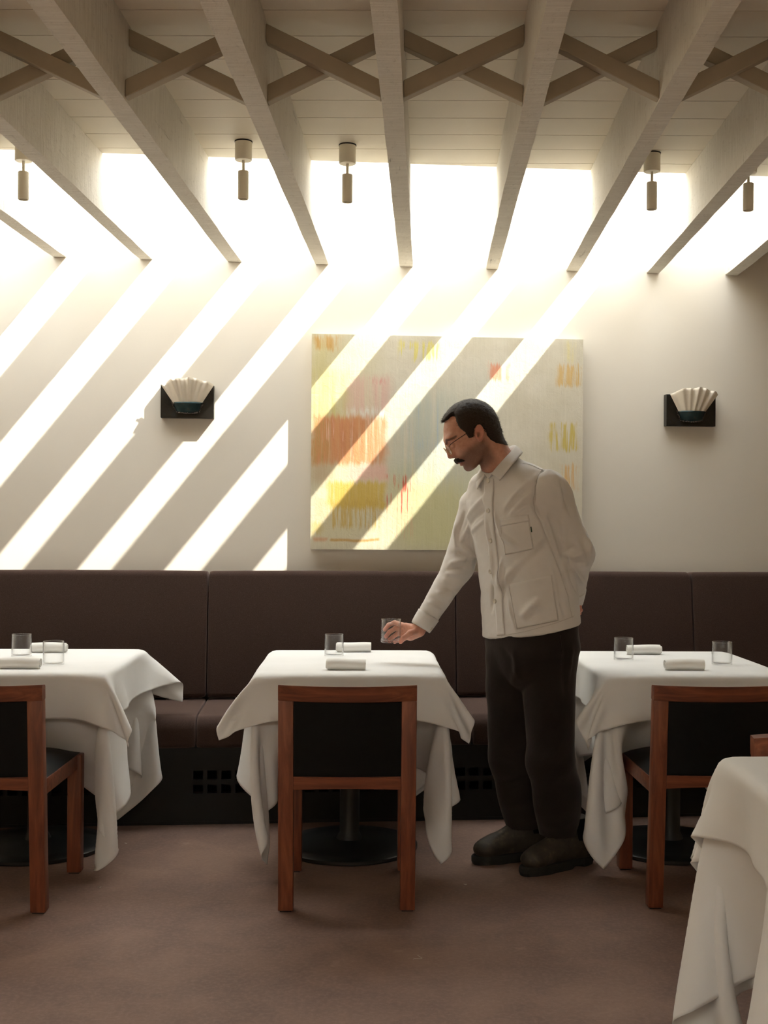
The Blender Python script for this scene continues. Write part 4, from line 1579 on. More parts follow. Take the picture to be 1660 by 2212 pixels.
def sd_hand_l(P):
    d = sd_cone(P, along(ELN, WRN, 0.6), (0.5325, 4.4400, 0.9624), 0.029, 0.025)
    for pts in FING_L:
        d = smin(d, sd_cone(P, (0.5305, 4.4520, 0.9564), pts[0], 0.016, 0.011), 0.01)
        d = smin(d, fing(P, pts, 0.0088, 0.0072), 0.003)
    d = smin(d, fing(P, [(0.5245, 4.4600, 0.9558), (0.5050, 4.4700, 0.9340), (0.4914, 4.4720, 0.9164)], 0.012, 0.0085), 0.006)
    return d


def sd_under(P):                          # what the clothes cover
    d = sd_torso(P, -0.03)
    for a, b, c, r in ((SHN, ELN, WRN, 0.046), (SHF, ELF, WRF, 0.044)):
        d = smin(d, smin(sd_cone(P, a, b, r, r * 0.8), sd_cone(P, b, c, r * 0.8, 0.026), 0.01), 0.02)
    for h, k, a in ((HIPN, KNN, ANN), (HIPF, KNF, ANF)):
        d = smin(d, smin(sd_cone(P, h, k, 0.075, 0.052), sd_cone(P, k, a, 0.052, 0.040), 0.01), 0.02)
    return d


# ---- boots, in their own frame: x along the foot to the toe, y to the side, z up
def sd_boot(q):
    d = sd_cone(q, (-0.105, 0, 0.062), (0.115, 0, 0.054), 0.040, 0.036)
    d = smin(d, sd_ell(q, (0.125, 0.004, 0.054), (0.056, 0.047, 0.036)), 0.02)
    d = smin(d, sd_ell(q, (-0.085, 0, 0.075), (0.052, 0.042, 0.055)), 0.02)
    d = smin(d, sd_cone(q, (-0.070, 0, 0.10), (-0.055, 0, 0.21), 0.050, 0.052), 0.03)
    d = smin(d, sd_cone(q, (-0.03, 0, 0.125), (0.085, 0, 0.072), 0.042, 0.032), 0.03)
    d = smax(d, 0.030 - q[..., 2], 0.004)
    d = smax(d, q[..., 2] - 0.185, 0.006)
    return d
# ------------------------------------------------------------------ the standing person: meshes
t = NT('skin')
v = t.coords()
c = t.ramp(t.noise(v, 60, 4, 0.6), [(0.3, srgb(196, 142, 120)), (0.7, srgb(214, 162, 138))])
at = t.n('ShaderNodeAttribute', attribute_name='tone')
spx = t.n('ShaderNodeSeparateColor')
t.l(at.outputs['Color'], spx.inputs[0])
c = t.mix(t.math('MULTIPLY', spx.outputs[0], t.math('ADD', 0.42, t.math('MULTIPLY', t.noise(v, 900, 2, 0.6), 0.5))), c, srgb(70, 52, 44))   # stubble
c = t.mix(t.math('MULTIPLY', spx.outputs[1], 0.6), c, srgb(196, 108, 96))                                                                       # lips, ears, fingertips
c = t.mix(t.math('MULTIPLY', spx.outputs[2], t.math('ADD', 0.55, t.math('MULTIPLY', t.noise(v, 700, 2, 0.6), 0.4))), c, srgb(44, 32, 25))      # eyebrows
t.bump(t.noise(v, 350, 3), 0.12, 0.001)
t.b.inputs['Subsurface Weight'].default_value = 0.12
t.b.inputs['Subsurface Radius'].default_value = (0.012, 0.005, 0.003)
t.b.inputs['Subsurface Scale'].default_value = 0.5
MAT['skin'] = t.set(0.5, 0.35, 0, c)

t = NT('hair_brown')
v = t.coords((1, 1, 1))
n1 = t.noise(v, 420, 3, 0.7, 0.5)
c = t.ramp(n1, [(0.3, srgb(30, 22, 17)), (0.6, srgb(58, 45, 36)), (0.8, srgb(92, 75, 62))])
t.bump(n1, 0.8, 0.003)
MAT['hair_brown'] = t.set(0.55, 0.3, 0, c)

t = NT('jacket_cotton')
v = t.coords()
c = t.ramp(t.noise(v, 7, 4), [(0.3, srgb(212, 207, 201)), (0.7, srgb(222, 217, 212))])
t.bump(t.math('ADD', t.noise(v, 28, 4, 0.6), t.math('MULTIPLY', t.noise(v, 600, 2), 0.12)), 0.16, 0.006)
t.b.inputs['Sheen Weight'].default_value = 0.15
MAT['jacket_cotton'] = t.set(0.8, 0.15, 0, c)
simple('seam_thread', srgb(190, 183, 174), 0.8, 0.1)
simple('button_horn', srgb(208, 200, 186), 0.4, 0.4)
t = NT('trouser_cloth')
v = t.coords()
c = t.ramp(t.noise(v, 5, 4), [(0.3, srgb(31, 26, 24)), (0.7, srgb(42, 36, 33))])
t.bump(t.math('ADD', t.noise(v, 18, 4, 0.6), t.math('MULTIPLY', t.noise(v, 500, 2), 0.1)), 0.3, 0.008)
t.b.inputs['Sheen Weight'].default_value = 0.25
t.b.inputs['Sheen Tint'].default_value = (0.6, 0.5, 0.46, 1)
MAT['trouser_cloth'] = t.set(0.9, 0.12, 0, c)
t = NT('boot_leather')
v = t.coords()
c = t.ramp(t.noise(v, 24, 6, 0.65), [(0.3, srgb(38, 33, 27)), (0.55, srgb(58, 51, 42)), (0.78, srgb(96, 85, 68))])
t.bump(t.noise(v, 70, 6, 0.7), 0.35, 0.003)
MAT['boot_leather'] = t.set(0.6, 0.35, 0, c)
simple('boot_rubber', srgb(30, 30, 26), 0.7, 0.3, var=0.2, scale=30)
simple('elastic_black', (0.006, 0.006, 0.006), 0.9, 0.1)
simple('rim_gold', srgb(176, 140, 96), 0.3, 0.5, 0.6)
simple('tortoise', srgb(60, 38, 26), 0.3, 0.5, var=0.6, scale=160)
thin_glass('lens_glass', (0.96, 0.97, 0.96), 0.5)

BASE = np.array([0.43, 4.40, 0.0])
man = empty('person', tuple(BASE))
tag(man, 'standing person in white jacket and black trousers, reaching a glass over the centre table', 'person')


def np_obj(name, v, f, mat, parent, smooth=True, base=BASE):
    me = bpy.data.meshes.new(name)
    me.from_pydata((v - base).tolist(), [], f.tolist() if hasattr(f, 'tolist') else f)
    if smooth:
        me.polygons.foreach_set('use_smooth', [True] * len(me.polygons))
    me.materials.append(mat)
    me.update()
    o = bpy.data.objects.new(name, me)
    return link(o, parent)


def part_mesh(f, lo, hi, h, it=2):
    v, q = surface_nets(f, lo, hi, h)
    v, n = settle(f, v, it)
    return v, n, q


# -- body: head and hands finely meshed, covered limbs coarsely
hw = HO
v1, n1_, q1 = part_mesh(sd_headneck, hw - 0.21, hw + 0.16, 0.0028)
wr = np.array(WRF)
v2, n2_, q2 = part_mesh(sd_hand_r, wr - np.array([0.17, 0.09, 0.075]), wr + np.array([0.10, 0.10, 0.12]), 0.0022)
wl = np.array(WRN)
v3, n3_, q3 = part_mesh(sd_hand_l, wl - np.array([0.09, 0.09, 0.10]), wl + np.array([0.06, 0.10, 0.10]), 0.0026)
v4, n4_, q4 = part_mesh(sd_under, (-0.08, 4.0, 0.10), (0.80, 4.80, 1.50), 0.016)
vv, ff, k = [], [], 0
for a, b in ((v1, q1), (v2, q2), (v3, q3), (v4, q4)):
    vv.append(a)
    ff.append(b + k)
    k += len(a)
body_v, body_f = np.concatenate(vv), np.concatenate(ff)
body = np_obj('body', body_v, body_f, MAT['skin'], man)
q = head_local(v1)
sm = lambda x, a, b: np.clip((x - a) / (b - a), 0, 1) ** 2 * (3 - 2 * np.clip((x - a) / (b - a), 0, 1))
stub = sm(-q[:, 2], 0.018, 0.05) * sm(q[:, 0], -0.03, 0.0) * sm(q[:, 2], -0.15, -0.105)
stub *= 1 - 0.75 * sm(q[:, 0], 0.05, 0.085) * sm(q[:, 2], -0.055, -0.03)
stub = np.maximum(stub, 0.75 * sm(q[:, 2], -0.14, -0.09) * sm(-q[:, 0], 0.05, 0.075) * sm(-q[:, 2], 0.05, 0.075))
lipm = np.exp(-(((q[:, 0] - 0.098) / 0.012) ** 2 + (q[:, 1] / 0.022) ** 2 + ((q[:, 2] + 0.0645) / 0.008) ** 2))
stub = stub * (1 - 0.9 * lipm)
ear = sm(np.abs(q[:, 1]), 0.074, 0.082) * (q[:, 0] < 0.02) * 0.6
nose = 0.5 * np.exp(-(((q[:, 0] - 0.118) / 0.016) ** 2 + ((q[:, 2] + 0.022) / 0.018) ** 2))
tone = np.zeros((len(body_v), 4), np.float32)
tone[:, 3] = 1
qs = np.abs(q[:, 1])
dbr = np.minimum(*[np.hypot(qs - (y0_ + (y1_ - y0_) * h_), q[:, 2] - (z0_ + (z1_ - z0_) * h_)) for (y0_, z0_, y1_, z1_) in ((0.012, 0.026, 0.034, 0.035), (0.034, 0.035, 0.053, 0.027)) for h_ in [np.clip(((qs - y0_) * (y1_ - y0_) + (q[:, 2] - z0_) * (z1_ - z0_)) / ((y1_ - y0_) ** 2 + (z1_ - z0_) ** 2), 0, 1)]])
tone[:len(v1), 2] = sm(-dbr, -0.0062, -0.0035) * (q[:, 0] > 0.05)
tone[:len(v1), 0] = stub
tone[:len(v1), 1] = np.clip(lipm + ear + nose, 0, 1)
tips = np.array([p[0][-1] for p in FINGERS] + [THUMB[-1]])
d2 = ((v2[:, None, :] - tips[None]) ** 2).sum(-1).min(1)
tone[len(v1):len(v1) + len(v2), 1] = 0.7 * np.exp(-d2 / 0.022 ** 2) + 0.18
tone[len(v1) + len(v2):len(v1) + len(v2) + len(v3), 1] = 0.5
ca = body.data.color_attributes.new('tone', 'FLOAT_COLOR', 'POINT')
ca.data.foreach_set('color', tone.ravel())

# -- hair, moustache, eyebrows
def px_fu(x, y):
    dx, dy = (x - 1022) * HSC, (y - 940) * HSC
    return (-0.837 * dx + 0.547 * dy, -0.547 * dx - 0.837 * dy)


def sd_poly(p, poly):
    poly = np.array(poly)
    d = np.full(len(p), 1e9)
    ins = np.zeros(len(p), bool)
    for i in range(len(poly)):
        a, b = poly[i - 1], poly[i]
        e = b - a
        w = p - a
        h = np.clip((w @ e) / (e @ e), 0, 1)
        r = w - h[:, None] * e
        d = np.minimum(d, (r * r).sum(1))
        c1 = (a[1] > p[:, 1]) != (b[1] > p[:, 1])
        xi = a[0] + (p[:, 1] - a[1]) / (b[1] - a[1] + 1e-12) * e[0]
        ins ^= c1 & (p[:, 0] < xi)
    d = np.sqrt(d)
    return np.where(ins, -d, d)


HAIR_SIDE = [px_fu(*p) for p in [(938, 920), (952, 911), (964, 899), (974, 890), (979, 902), (983, 918), (989, 932), (1001, 940), (1009, 953), (1017, 949), (1020, 928), (1031, 929), (1044, 934), (1048, 946), (1056, 956), (1067, 960), (1092, 964), (1150, 930), (1120, 840), (1015, 790), (915, 850), (922, 912)]]
HAIR_MID = [px_fu(*p) for p in [(938, 920), (952, 914), (970, 908), (984, 912), (990, 928), (1001, 940), (1009, 953), (1017, 949), (1020, 928), (1031, 929), (1044, 934), (1048, 946), (1056, 956), (1067, 960), (1092, 964), (1150, 930), (1120, 840), (1015, 790), (915, 850), (922, 912)]]


def sd_hair(P):
    q = head_local(P)
    s = np.abs(q[:, 1])
    w = np.clip((s - 0.030) / 0.022, 0, 1)
    pl = (1 - w) * sd_poly(q[:, (0, 2)], HAIR_MID) + w * sd_poly(q[:, (0, 2)], HAIR_SIDE)
    th = np.interp(q[:, 2], [-0.10, -0.06, -0.01, 0.05, 0.10], [0.002, 0.0045, 0.0075, 0.0105, 0.0125])
    sk = sd_skull(q)
    nk = sd_cone(q, NECK0, NECK1, 0.053, 0.062)
    sk = smin(sk, nk, 0.022)
    d = smax(sk - th, pl.astype(np.float32), 0.006)
    return smax(d, -(sk + 0.005), 0.002).astype(np.float32)


hv, hn, hq = part_mesh(sd_hair, hw - 0.155, hw + 0.15, 0.0036, 1)
hv = hv + hn * (0.0007 * wobble(hv, 260) + 0.0006 * wobble(hv, 110))[:, None]
hair = np_obj('hair', hv, hq, MAT['hair_brown'], man)
hair['label'] = 'short dark brown hair'
# loose short strands that break the outline
rs = np.random.default_rng(5)
sel = rs.choice(len(hv), 9000)
sel = sel[(sd_skull(head_local(hv[sel])) > 0.002)]
sv, sf = [], []
down = -HU * 0.55 - HF * 0.8
for n_, i in enumerate(sel):
    p, nn = hv[i], hn[i]
    tdir = down - nn * (down @ nn) + rs.normal(0, 0.28, 3)
    if head_local(p[None])[0][0] > 0.035:
        tdir = HF * 0.9 - nn * (HF @ nn) * 0.5 + rs.normal(0, 0.3, 3)
    tdir /= np.linalg.norm(tdir)
    L_ = rs.uniform(0.006, 0.011)
    sd_ = np.cross(nn, tdir) * 0.00045
    a = p - nn * 0.001
    m_ = p + nn * 0.0016 + tdir * L_ * 0.5
    e = p + nn * 0.0014 + tdir * L_
    b_ = len(sv)
    sv += [a - sd_, a + sd_, m_ + sd_ * 0.8, m_ - sd_ * 0.8, e]
    sf += [(b_, b_ + 1, b_ + 2, b_ + 3), (b_ + 3, b_ + 2, b_ + 4)]
st = np_obj('hair_strands', np.array(sv), sf, MAT['hair_brown'], hair)
st['kind'] = 'stuff'


def sd_moust(P):
    q = head_local(P)
    m = np.stack([q[:, 0], np.abs(q[:, 1]), q[:, 2]], -1)
    d = sd_cone(m, (0.1035, 0.004, -0.0455), (0.0995, 0.019, -0.0505), 0.0078, 0.0075)
    d = smin(d, sd_cone(m, (0.0995, 0.019, -0.0505), (0.0865, 0.031, -0.0615), 0.0072, 0.0040), 0.006)
    return d


mv, mn, mq = part_mesh(sd_moust, hw + HF * 0.1 - HU * 0.05 - 0.05, hw + HF * 0.1 - HU * 0.05 + 0.05, 0.0022, 1)
mv = mv + mn * (0.0009 * wobble(mv, 420))[:, None]
mo = np_obj('moustache', mv, mq, MAT['hair_brown'], man)
mo['label'] = 'dark moustache'


# -- eyeglasses
gls = bpy.data.objects.new('eyeglasses', None)
gls.empty_display_size = 0.05
link(gls, man)
B_ = lambda q_: Vector(head_world(q_) - BASE)
for s in (-1, 1):
    bm = bmesh.new()
    pts = []
    for k_ in range(41):
        a = 2 * math.pi * k_ / 40
        pts.append(B_((0.1125 - 0.010 * (0.5 - 0.5 * math.cos(0)) - 0.20 * max(0, (0.022 * math.cos(a)) * 1) + 0.0, s * (0.033 + 0.0215 * math.cos(a)), 0.000 + 0.0195 * math.sin(a))))
    tube(bm, pts, 0.0012, 8, cap=False)
    from_bm('rim', bm, MAT['rim_gold'], gls, smooth=True)
    ctr = sum(pts[:-1], Vector()) / 40
    mk('lens', [ctr] + pts[:-1], [(0, k_ + 1, (k_ + 1) % 40 + 1) for k_ in range(40)], MAT['lens_glass'], gls, smooth=True)
    bm = bmesh.new()
    tube(bm, [B_((0.107, s * 0.0555, 0.009)), B_((0.100, s * 0.0665, 0.0125)), B_((0.085, s * 0.0705, 0.0135)), B_((0.03, s * 0.0735, 0.0150)), B_((-0.008, s * 0.0775, 0.0165)), B_((-0.026, s * 0.079, 0.004)), B_((-0.032, s * 0.077, -0.02))], [0.0013, 0.0013, 0.0013, 0.0014, 0.0014, 0.0015, 0.0013], 8)
    from_bm('temple', bm, MAT['tortoise'], gls, smooth=True)
bm = bmesh.new()
tube(bm, [B_((0.1125, -0.0125, 0.006)), B_((0.117, -0.005, 0.010)), B_((0.117, 0.005, 0.010)), B_((0.1125, 0.0125, 0.006))], 0.0011, 8)
from_bm('bridge', bm, MAT['rim_gold'], gls, smooth=True)

# -- jacket
FOLDS = [
    ((0.4052, 4.2111, 1.2054), (0.2683, 4.3138, 1.0381), 0.0085, 0.0130), ((0.3988, 4.2108, 1.1692), (0.2902, 4.2887, 1.0396), -0.0060, 0.0120),
    ((0.3618, 4.2149, 1.3594), (0.2985, 4.2425, 1.2968), 0.0070, 0.0110), ((0.3554, 4.2203, 1.4023), (0.2825, 4.2527, 1.3233), 0.0060, 0.0130), ((0.3524, 4.2172, 1.3200), (0.3144, 4.2330, 1.2902), 0.0050, 0.0080),
    ((0.3363, 4.2260, 1.3727), (0.2797, 4.2569, 1.2934), -0.0045, 0.0090),
    ((0.2034, 4.3365, 1.3509), (0.1539, 4.4544, 1.2799), 0.0060, 0.0110), ((0.2101, 4.3290, 1.3103), (0.1602, 4.4331, 1.2557), -0.0045, 0.0090), ((0.2042, 4.3418, 1.2681), (0.1641, 4.4400, 1.2245), 0.0045, 0.0090),
    ((0.3929, 4.2213, 0.9847), (0.3447, 4.2509, 0.9293), 0.0075, 0.0110), ((0.4011, 4.2188, 0.9520), (0.3604, 4.2402, 0.9171), -0.0045, 0.0090),
    ((0.2699, 4.2940, 1.1262), (0.2590, 4.3253, 1.0374), 0.0045, 0.0080), ((0.2798, 4.2896, 1.0930), (0.2754, 4.3141, 0.9910), -0.0040, 0.0080),
    ((0.3221, 4.2382, 1.1780), (0.2522, 4.2905, 1.2265), 0.0045, 0.0090), ((0.2419, 4.2932, 1.2934), (0.2682, 4.2773, 1.2101), 0.0040, 0.0080),
    ((0.2202, 4.3221, 1.2597), (0.2343, 4.3239, 1.1755), -0.0035, 0.0080), ((0.2284, 4.3362, 1.1583), (0.2426, 4.3384, 1.0738), 0.0035, 0.0080), ((0.2401, 4.3505, 1.0359), (0.2353, 4.3750, 0.9357), -0.0040, 0.0090),
    ((0.4355, 4.2120, 1.0972), (0.4731, 4.2190, 0.9822), 0.0040, 0.0100), ((0.4525, 4.2153, 1.0644), (0.4868, 4.2207, 0.9328), -0.0035, 0.0090), ((0.2943, 4.2940, 0.9757), (0.3140, 4.2808, 0.8933), 0.0035, 0.0080),
    # armhole
    ((0.4124, 4.2353, 1.4527), (0.3771, 4.2063, 1.4053), -0.0060, 0.0070), ((0.3771, 4.2063, 1.4053), (0.3701, 4.2133, 1.3233), -0.0070, 0.0070), ((0.3701, 4.2133, 1.3233), (0.3983, 4.2135, 1.2775), -0.0090, 0.0080),
    ((0.4312, 4.2256, 1.4507), (0.4219, 4.2201, 1.2810), 0.0060, 0.0120), ((0.4186, 4.2189, 1.2777), (0.4627, 4.2226, 1.1299), 0.0045, 0.0110),
    ((0.4033, 4.2141, 1.2743), (0.4387, 4.2175, 1.1858), -0.0060, 0.0070), ((0.4387, 4.2175, 1.1858), (0.4766, 4.2277, 1.0936), -0.0070, 0.0070), ((0.4766, 4.2277, 1.0936), (0.5069, 4.2424, 1.0073), -0.0070, 0.0070),
    # near sleeve
    ((0.4490, 4.2068, 1.4353), (0.4755, 4.2023, 1.3239), 0.0050, 0.0110), ((0.4681, 4.1998, 1.4089), (0.5036, 4.2173, 1.2947), -0.0040, 0.0110), ((0.4850, 4.2337, 1.4201), (0.5195, 4.2418, 1.3346), 0.0040, 0.0100),
    ((0.4858, 4.2380, 1.1263), (0.5479, 4.2475, 1.1529), 0.0080, 0.0110), ((0.4807, 4.2382, 1.1494), (0.5304, 4.2417, 1.1794), -0.0050, 0.0110), ((0.4983, 4.2445, 1.0931), (0.5627, 4.2584, 1.1228), -0.0050, 0.0100),
    ((0.5657, 4.2606, 1.2124), (0.5831, 4.2640, 1.1627), 0.0070, 0.0110), ((0.5299, 4.2382, 1.1959), (0.5682, 4.2735, 1.1057), 0.0060, 0.0110), ((0.5240, 4.2659, 1.1090), (0.5699, 4.3342, 1.0426), 0.0060, 0.0090), ((0.5094, 4.2535, 1.0795), (0.5362, 4.2792, 1.0186), -0.0045, 0.0080),
    ((0.4750, 4.2222, 1.2452), (0.4989, 4.2526, 1.1524), 0.0045, 0.0120), ((0.4509, 4.2143, 1.2779), (0.4831, 4.2338, 1.2122), -0.0035, 0.0110),
    # far sleeve
    ((0.0863, 4.4926, 1.1043), (0.1491, 4.4890, 1.1259), 0.0075, 0.0095), ((0.0829, 4.4911, 1.0851), (0.1353, 4.4860, 1.0909), -0.0060, 0.0080), ((0.0726, 4.4940, 1.0656), (0.1285, 4.4874, 1.0698), 0.0065, 0.0090), ((0.0587, 4.4951, 1.0444), (0.1331, 4.5159, 1.0264), 0.0055, 0.0100),
    ((0.0659, 4.4881, 1.0133), (0.1122, 4.5177, 0.9944), -0.0045, 0.0090), ((0.1275, 4.4823, 1.1959), (0.1544, 4.4645, 1.2486), 0.0060, 0.0090), ((0.1242, 4.4833, 1.1714), (0.1780, 4.5102, 1.1255), 0.0060, 0.0100), ((0.1104, 4.4877, 1.1537), (0.1528, 4.4922, 1.1154), -0.0050, 0.0090),
    ((0.0032, 4.4966, 0.9580), (0.0455, 4.4938, 0.9287), 0.0055, 0.0080), ((0.0171, 4.4954, 0.9775), (0.0664, 4.4958, 0.9568), -0.0045, 0.0080), ((0.0345, 4.4923, 0.9953), (0.0909, 4.5045, 0.9774), 0.0045, 0.0080), ((0.1067, 4.5092, 1.2587), (0.1034, 4.4928, 1.1710), 0.0040, 0.0100),
    ((0.1371, 4.4772, 1.2938), (0.1135, 4.4917, 1.2237), -0.0040, 0.0100), ((-0.0105, 4.4918, 0.9214), (0.0283, 4.4985, 0.8896), -0.0035, 0.0070),
]


def fold(v_, n_):
    d = 0.0016 * wobble(v_, 34) + 0.0005 * wobble(v_, 90)
    return ridges(v_, n_, [(a, b, 2.4 * A, w) for a, b, A, w in FOLDS]) + n_ * d[:, None]


jv, jn, jq = part_mesh(sd_jacket, (-0.06, 4.02, 0.79), (0.74, 4.72, 1.56), 0.0046)
jv = fold(jv, jn)
jacket = np_obj('jacket', jv, jq, MAT['jacket_cotton'], man)
jacket['label'] = 'white cotton chore jacket'


def on_jacket(pts, lift):
    p, n_ = settle(sd_jacket, np.array(pts, float), 10)
    p2 = fold(p, n_)
    return p2 + n_ * lift


def quad_patch(name, c4, nu, nv_, lift, mat, thick=0.0016, parent=jacket):
    a, b, c_, d = [np.array(x_) for x_ in c4]          # top-left, top-right, bottom-right, bottom-left
    g = []
    for i in range(nu + 1):
        for j in range(nv_ + 1):
            u_, w_ = i / nu, j / nv_
            g.append((a * (1 - u_) + b * u_) * (1 - w_) + (d * (1 - u_) + c_ * u_) * w_)
    p = on_jacket(g, lift)
    o = np_obj(name, p, grid_faces(nu + 1, nv_ + 1), mat, parent)
    so = o.modifiers.new('thick', 'SOLIDIFY')
    so.thickness = thick
    so.offset = 0
    return o


pocket = quad_patch('chest_pocket', ((0.2594, 4.2767, 1.2734), (0.3574, 4.2159, 1.2921), (0.3762, 4.2144, 1.1690), (0.2789, 4.2801, 1.1451)), 16, 18, 0.0022, MAT['jacket_cotton'])
quad_patch('pocket_hem', ((0.2594, 4.2767, 1.2734), (0.3574, 4.2159, 1.2921), (0.3624, 4.2146, 1.2674), (0.2644, 4.2738, 1.2484)), 16, 4, 0.0036, MAT['jacket_cotton'], 0.001, pocket)
quad_patch('hip_pocket', ((0.2902, 4.2887, 1.0396), (0.4390, 4.2125, 1.0792), (0.4663, 4.2125, 0.9169), (0.3235, 4.2727, 0.8791)), 20, 20, 0.0022, MAT['jacket_cotton'])
quad_patch('placket', ((0.2049, 4.3418, 1.4187), (0.2366, 4.3038, 1.4210), (0.2818, 4.3201, 0.8526), (0.2568, 4.3527, 0.8459)), 6, 60, 0.0024, MAT['jacket_cotton'])
tagp = quad_patch('pocket_tag', ((0.3641, 4.2140, 1.2477), (0.3680, 4.2132, 1.2484), (0.3707, 4.2131, 1.2297), (0.3669, 4.2139, 1.2290)), 2, 4, 0.0045, simple('tag_green', srgb(60, 84, 66), 0.7), 0.0008)
def thread(name, pts, lift=0.0012, rad=0.0007, mat='seam_thread', n=40):
    P_ = [np.array(p_) for p_ in pts]
    seg = []
    for i in range(len(P_) - 1):
        for k_ in range(n // (len(P_) - 1)):
            t_ = k_ / (n // (len(P_) - 1))
            seg.append(P_[i] * (1 - t_) + P_[i + 1] * t_)
    seg.append(P_[-1])
    p = on_jacket(seg, lift)
    bm = bmesh.new()
    tube(bm, [Vector(x_ - BASE) for x_ in p], rad, 5)
    return from_bm(name, bm, MAT[mat], jacket, smooth=True)


thread('armhole_seam', [(0.4127, 4.2552, 1.4569), (0.3872, 4.2099, 1.4251), (0.3724, 4.2071, 1.3889), (0.3699, 4.2118, 1.3430), (0.3801, 4.2134, 1.3037), (0.3983, 4.2133, 1.2743)])
thread('hem_stitch', [(0.2693, 4.3359, 0.8476), (0.3577, 4.2443, 0.8754), (0.4530, 4.2103, 0.9071), (0.5228, 4.2464, 0.9311)])
thread('side_seam', [(0.4802, 4.2292, 1.0837), (0.4979, 4.2358, 1.0142), (0.5153, 4.2390, 0.9250)])
thread('pocket_stitch', [(0.2933, 4.2853, 1.0398), (0.3250, 4.2710, 0.8826), (0.4613, 4.2117, 0.9186), (0.4357, 4.2121, 1.0759)], 0.0036)
thread('pocket_stitch', [(0.2626, 4.2737, 1.2718), (0.2819, 4.2763, 1.1485), (0.3730, 4.2151, 1.1722), (0.3542, 4.2166, 1.2888)], 0.0036)
thread('shoulder_seam', [(0.3404, 4.2858, 1.4778), (0.3725, 4.2702, 1.4673), (0.4093, 4.2373, 1.4527)])


def button(c_, r=0.0090, lift=0.005, nm='button', f=sd_jacket):
    p, n_ = settle(f, np.array([c_], float), 10)
    p2 = fold(p, n_)[0]
    n_ = n_[0]
    bm = bmesh.new()
    lathe(bm, [(0, 0.0016), (r * 0.6, 0.0014), (r * 0.72, 0.0022), (r * 0.92, 0.0022), (r, 0.0012), (r, -0.0012), (0, -0.0014)], 20)
    for a in range(4):
        an = math.pi / 4 + a * math.pi / 2
        bmesh.ops.create_icosphere(bm, subdivisions=1, radius=0.0008, matrix=Matrix.Translation((0.0018 * math.cos(an), 0.0018 * math.sin(an), 0.0016)))
    M_ = Vector(n_).to_track_quat('Z', 'Y').to_matrix().to_4x4()
    M_.translation = Vector(p2 + n_ * lift - BASE)
    bm.transform(M_)
    bmesh.ops.recalc_face_normals(bm, faces=bm.faces)
    return from_bm(nm, bm, MAT['button_horn'], jacket, angle=40)


for c_ in ((0.2200, 4.3231, 1.4148), (0.2205, 4.3168, 1.3052), (0.2276, 4.3270, 1.1957), (0.2345, 4.3472, 1.0835), (0.2490, 4.3495, 0.9750)):
    button(c_)
button((0.0145, 4.5061, 0.8572), 0.0080, 0.003, 'cuff_button')


def cat_rom(pts, n):
    pts = [np.array(p_, float) for p_ in pts]
    ext = [2 * pts[0] - pts[1]] + pts + [2 * pts[-1] - pts[-2]]
    out = []
    m = len(pts) - 1
    for i in range(n + 1):
        s = i / n * m
        k_ = min(int(s), m - 1)
        t_ = s - k_
        a, b, c_, d = ext[k_:k_ + 4]
        out.append(0.5 * ((2 * b) + (c_ - a) * t_ + (2 * a - 5 * b + 4 * c_ - d) * t_ ** 2 + (3 * b - a - 3 * c_ + d) * t_ ** 3))
    return out


fold_l = [(0.2279, 4.3000, 1.4375), (0.2503, 4.2850, 1.4655), (0.2808, 4.2950, 1.4997), (0.3143, 4.3450, 1.5365), (0.3151, 4.4050, 1.5488), (0.2806, 4.4550, 1.5344), (0.2328, 4.4650, 1.4964), (0.1960, 4.4150, 1.4626), (0.2076, 4.3300, 1.4335)]
edge_l = [(0.2565, 4.2720, 1.4133), (0.2815, 4.2500, 1.4458), (0.3081, 4.2550, 1.4777), (0.3383, 4.3250, 1.5101), (0.3439, 4.4200, 1.5258), (0.2935, 4.4900, 1.5156), (0.2135, 4.4950, 1.4733), (0.1790, 4.4150, 1.4315), (0.1796, 4.3580, 1.3835)]
stand_l = [(0.2189, 4.3180, 1.4214), (0.2483, 4.3060, 1.4446), (0.2822, 4.3140, 1.4788), (0.3080, 4.3500, 1.5113), (0.3081, 4.4000, 1.5210), (0.2799, 4.4400, 1.5092), (0.2390, 4.4480, 1.4747), (0.2060, 4.4050, 1.4485), (0.2146, 4.3340, 1.4219)]
N_ = 60
A_, E_, S2_ = cat_rom(fold_l, N_), cat_rom(edge_l, N_), cat_rom(stand_l, N_)
rows = []
for i in range(N_ + 1):
    f_, e_, s_ = A_[i], E_[i], S2_[i]
    r_ = [s_, s_ * 0.5 + f_ * 0.5 + np.array([0, 0, 0.001])]
    out_ = e_ - f_
    r_ += [f_]
    for k_ in (0.06, 0.2, 0.4, 0.6, 0.8, 1.0):
        r_.append(f_ + out_ * k_ + np.array([0, 0, 0.004]) * math.sin(math.pi * k_))
    rows += r_
collar = np_obj('collar', np.array(rows), grid_faces(N_ + 1, 9), MAT['jacket_cotton'], jacket)
so = collar.modifiers.new('thick', 'SOLIDIFY')
so.thickness = 0.0028
so.offset = 0

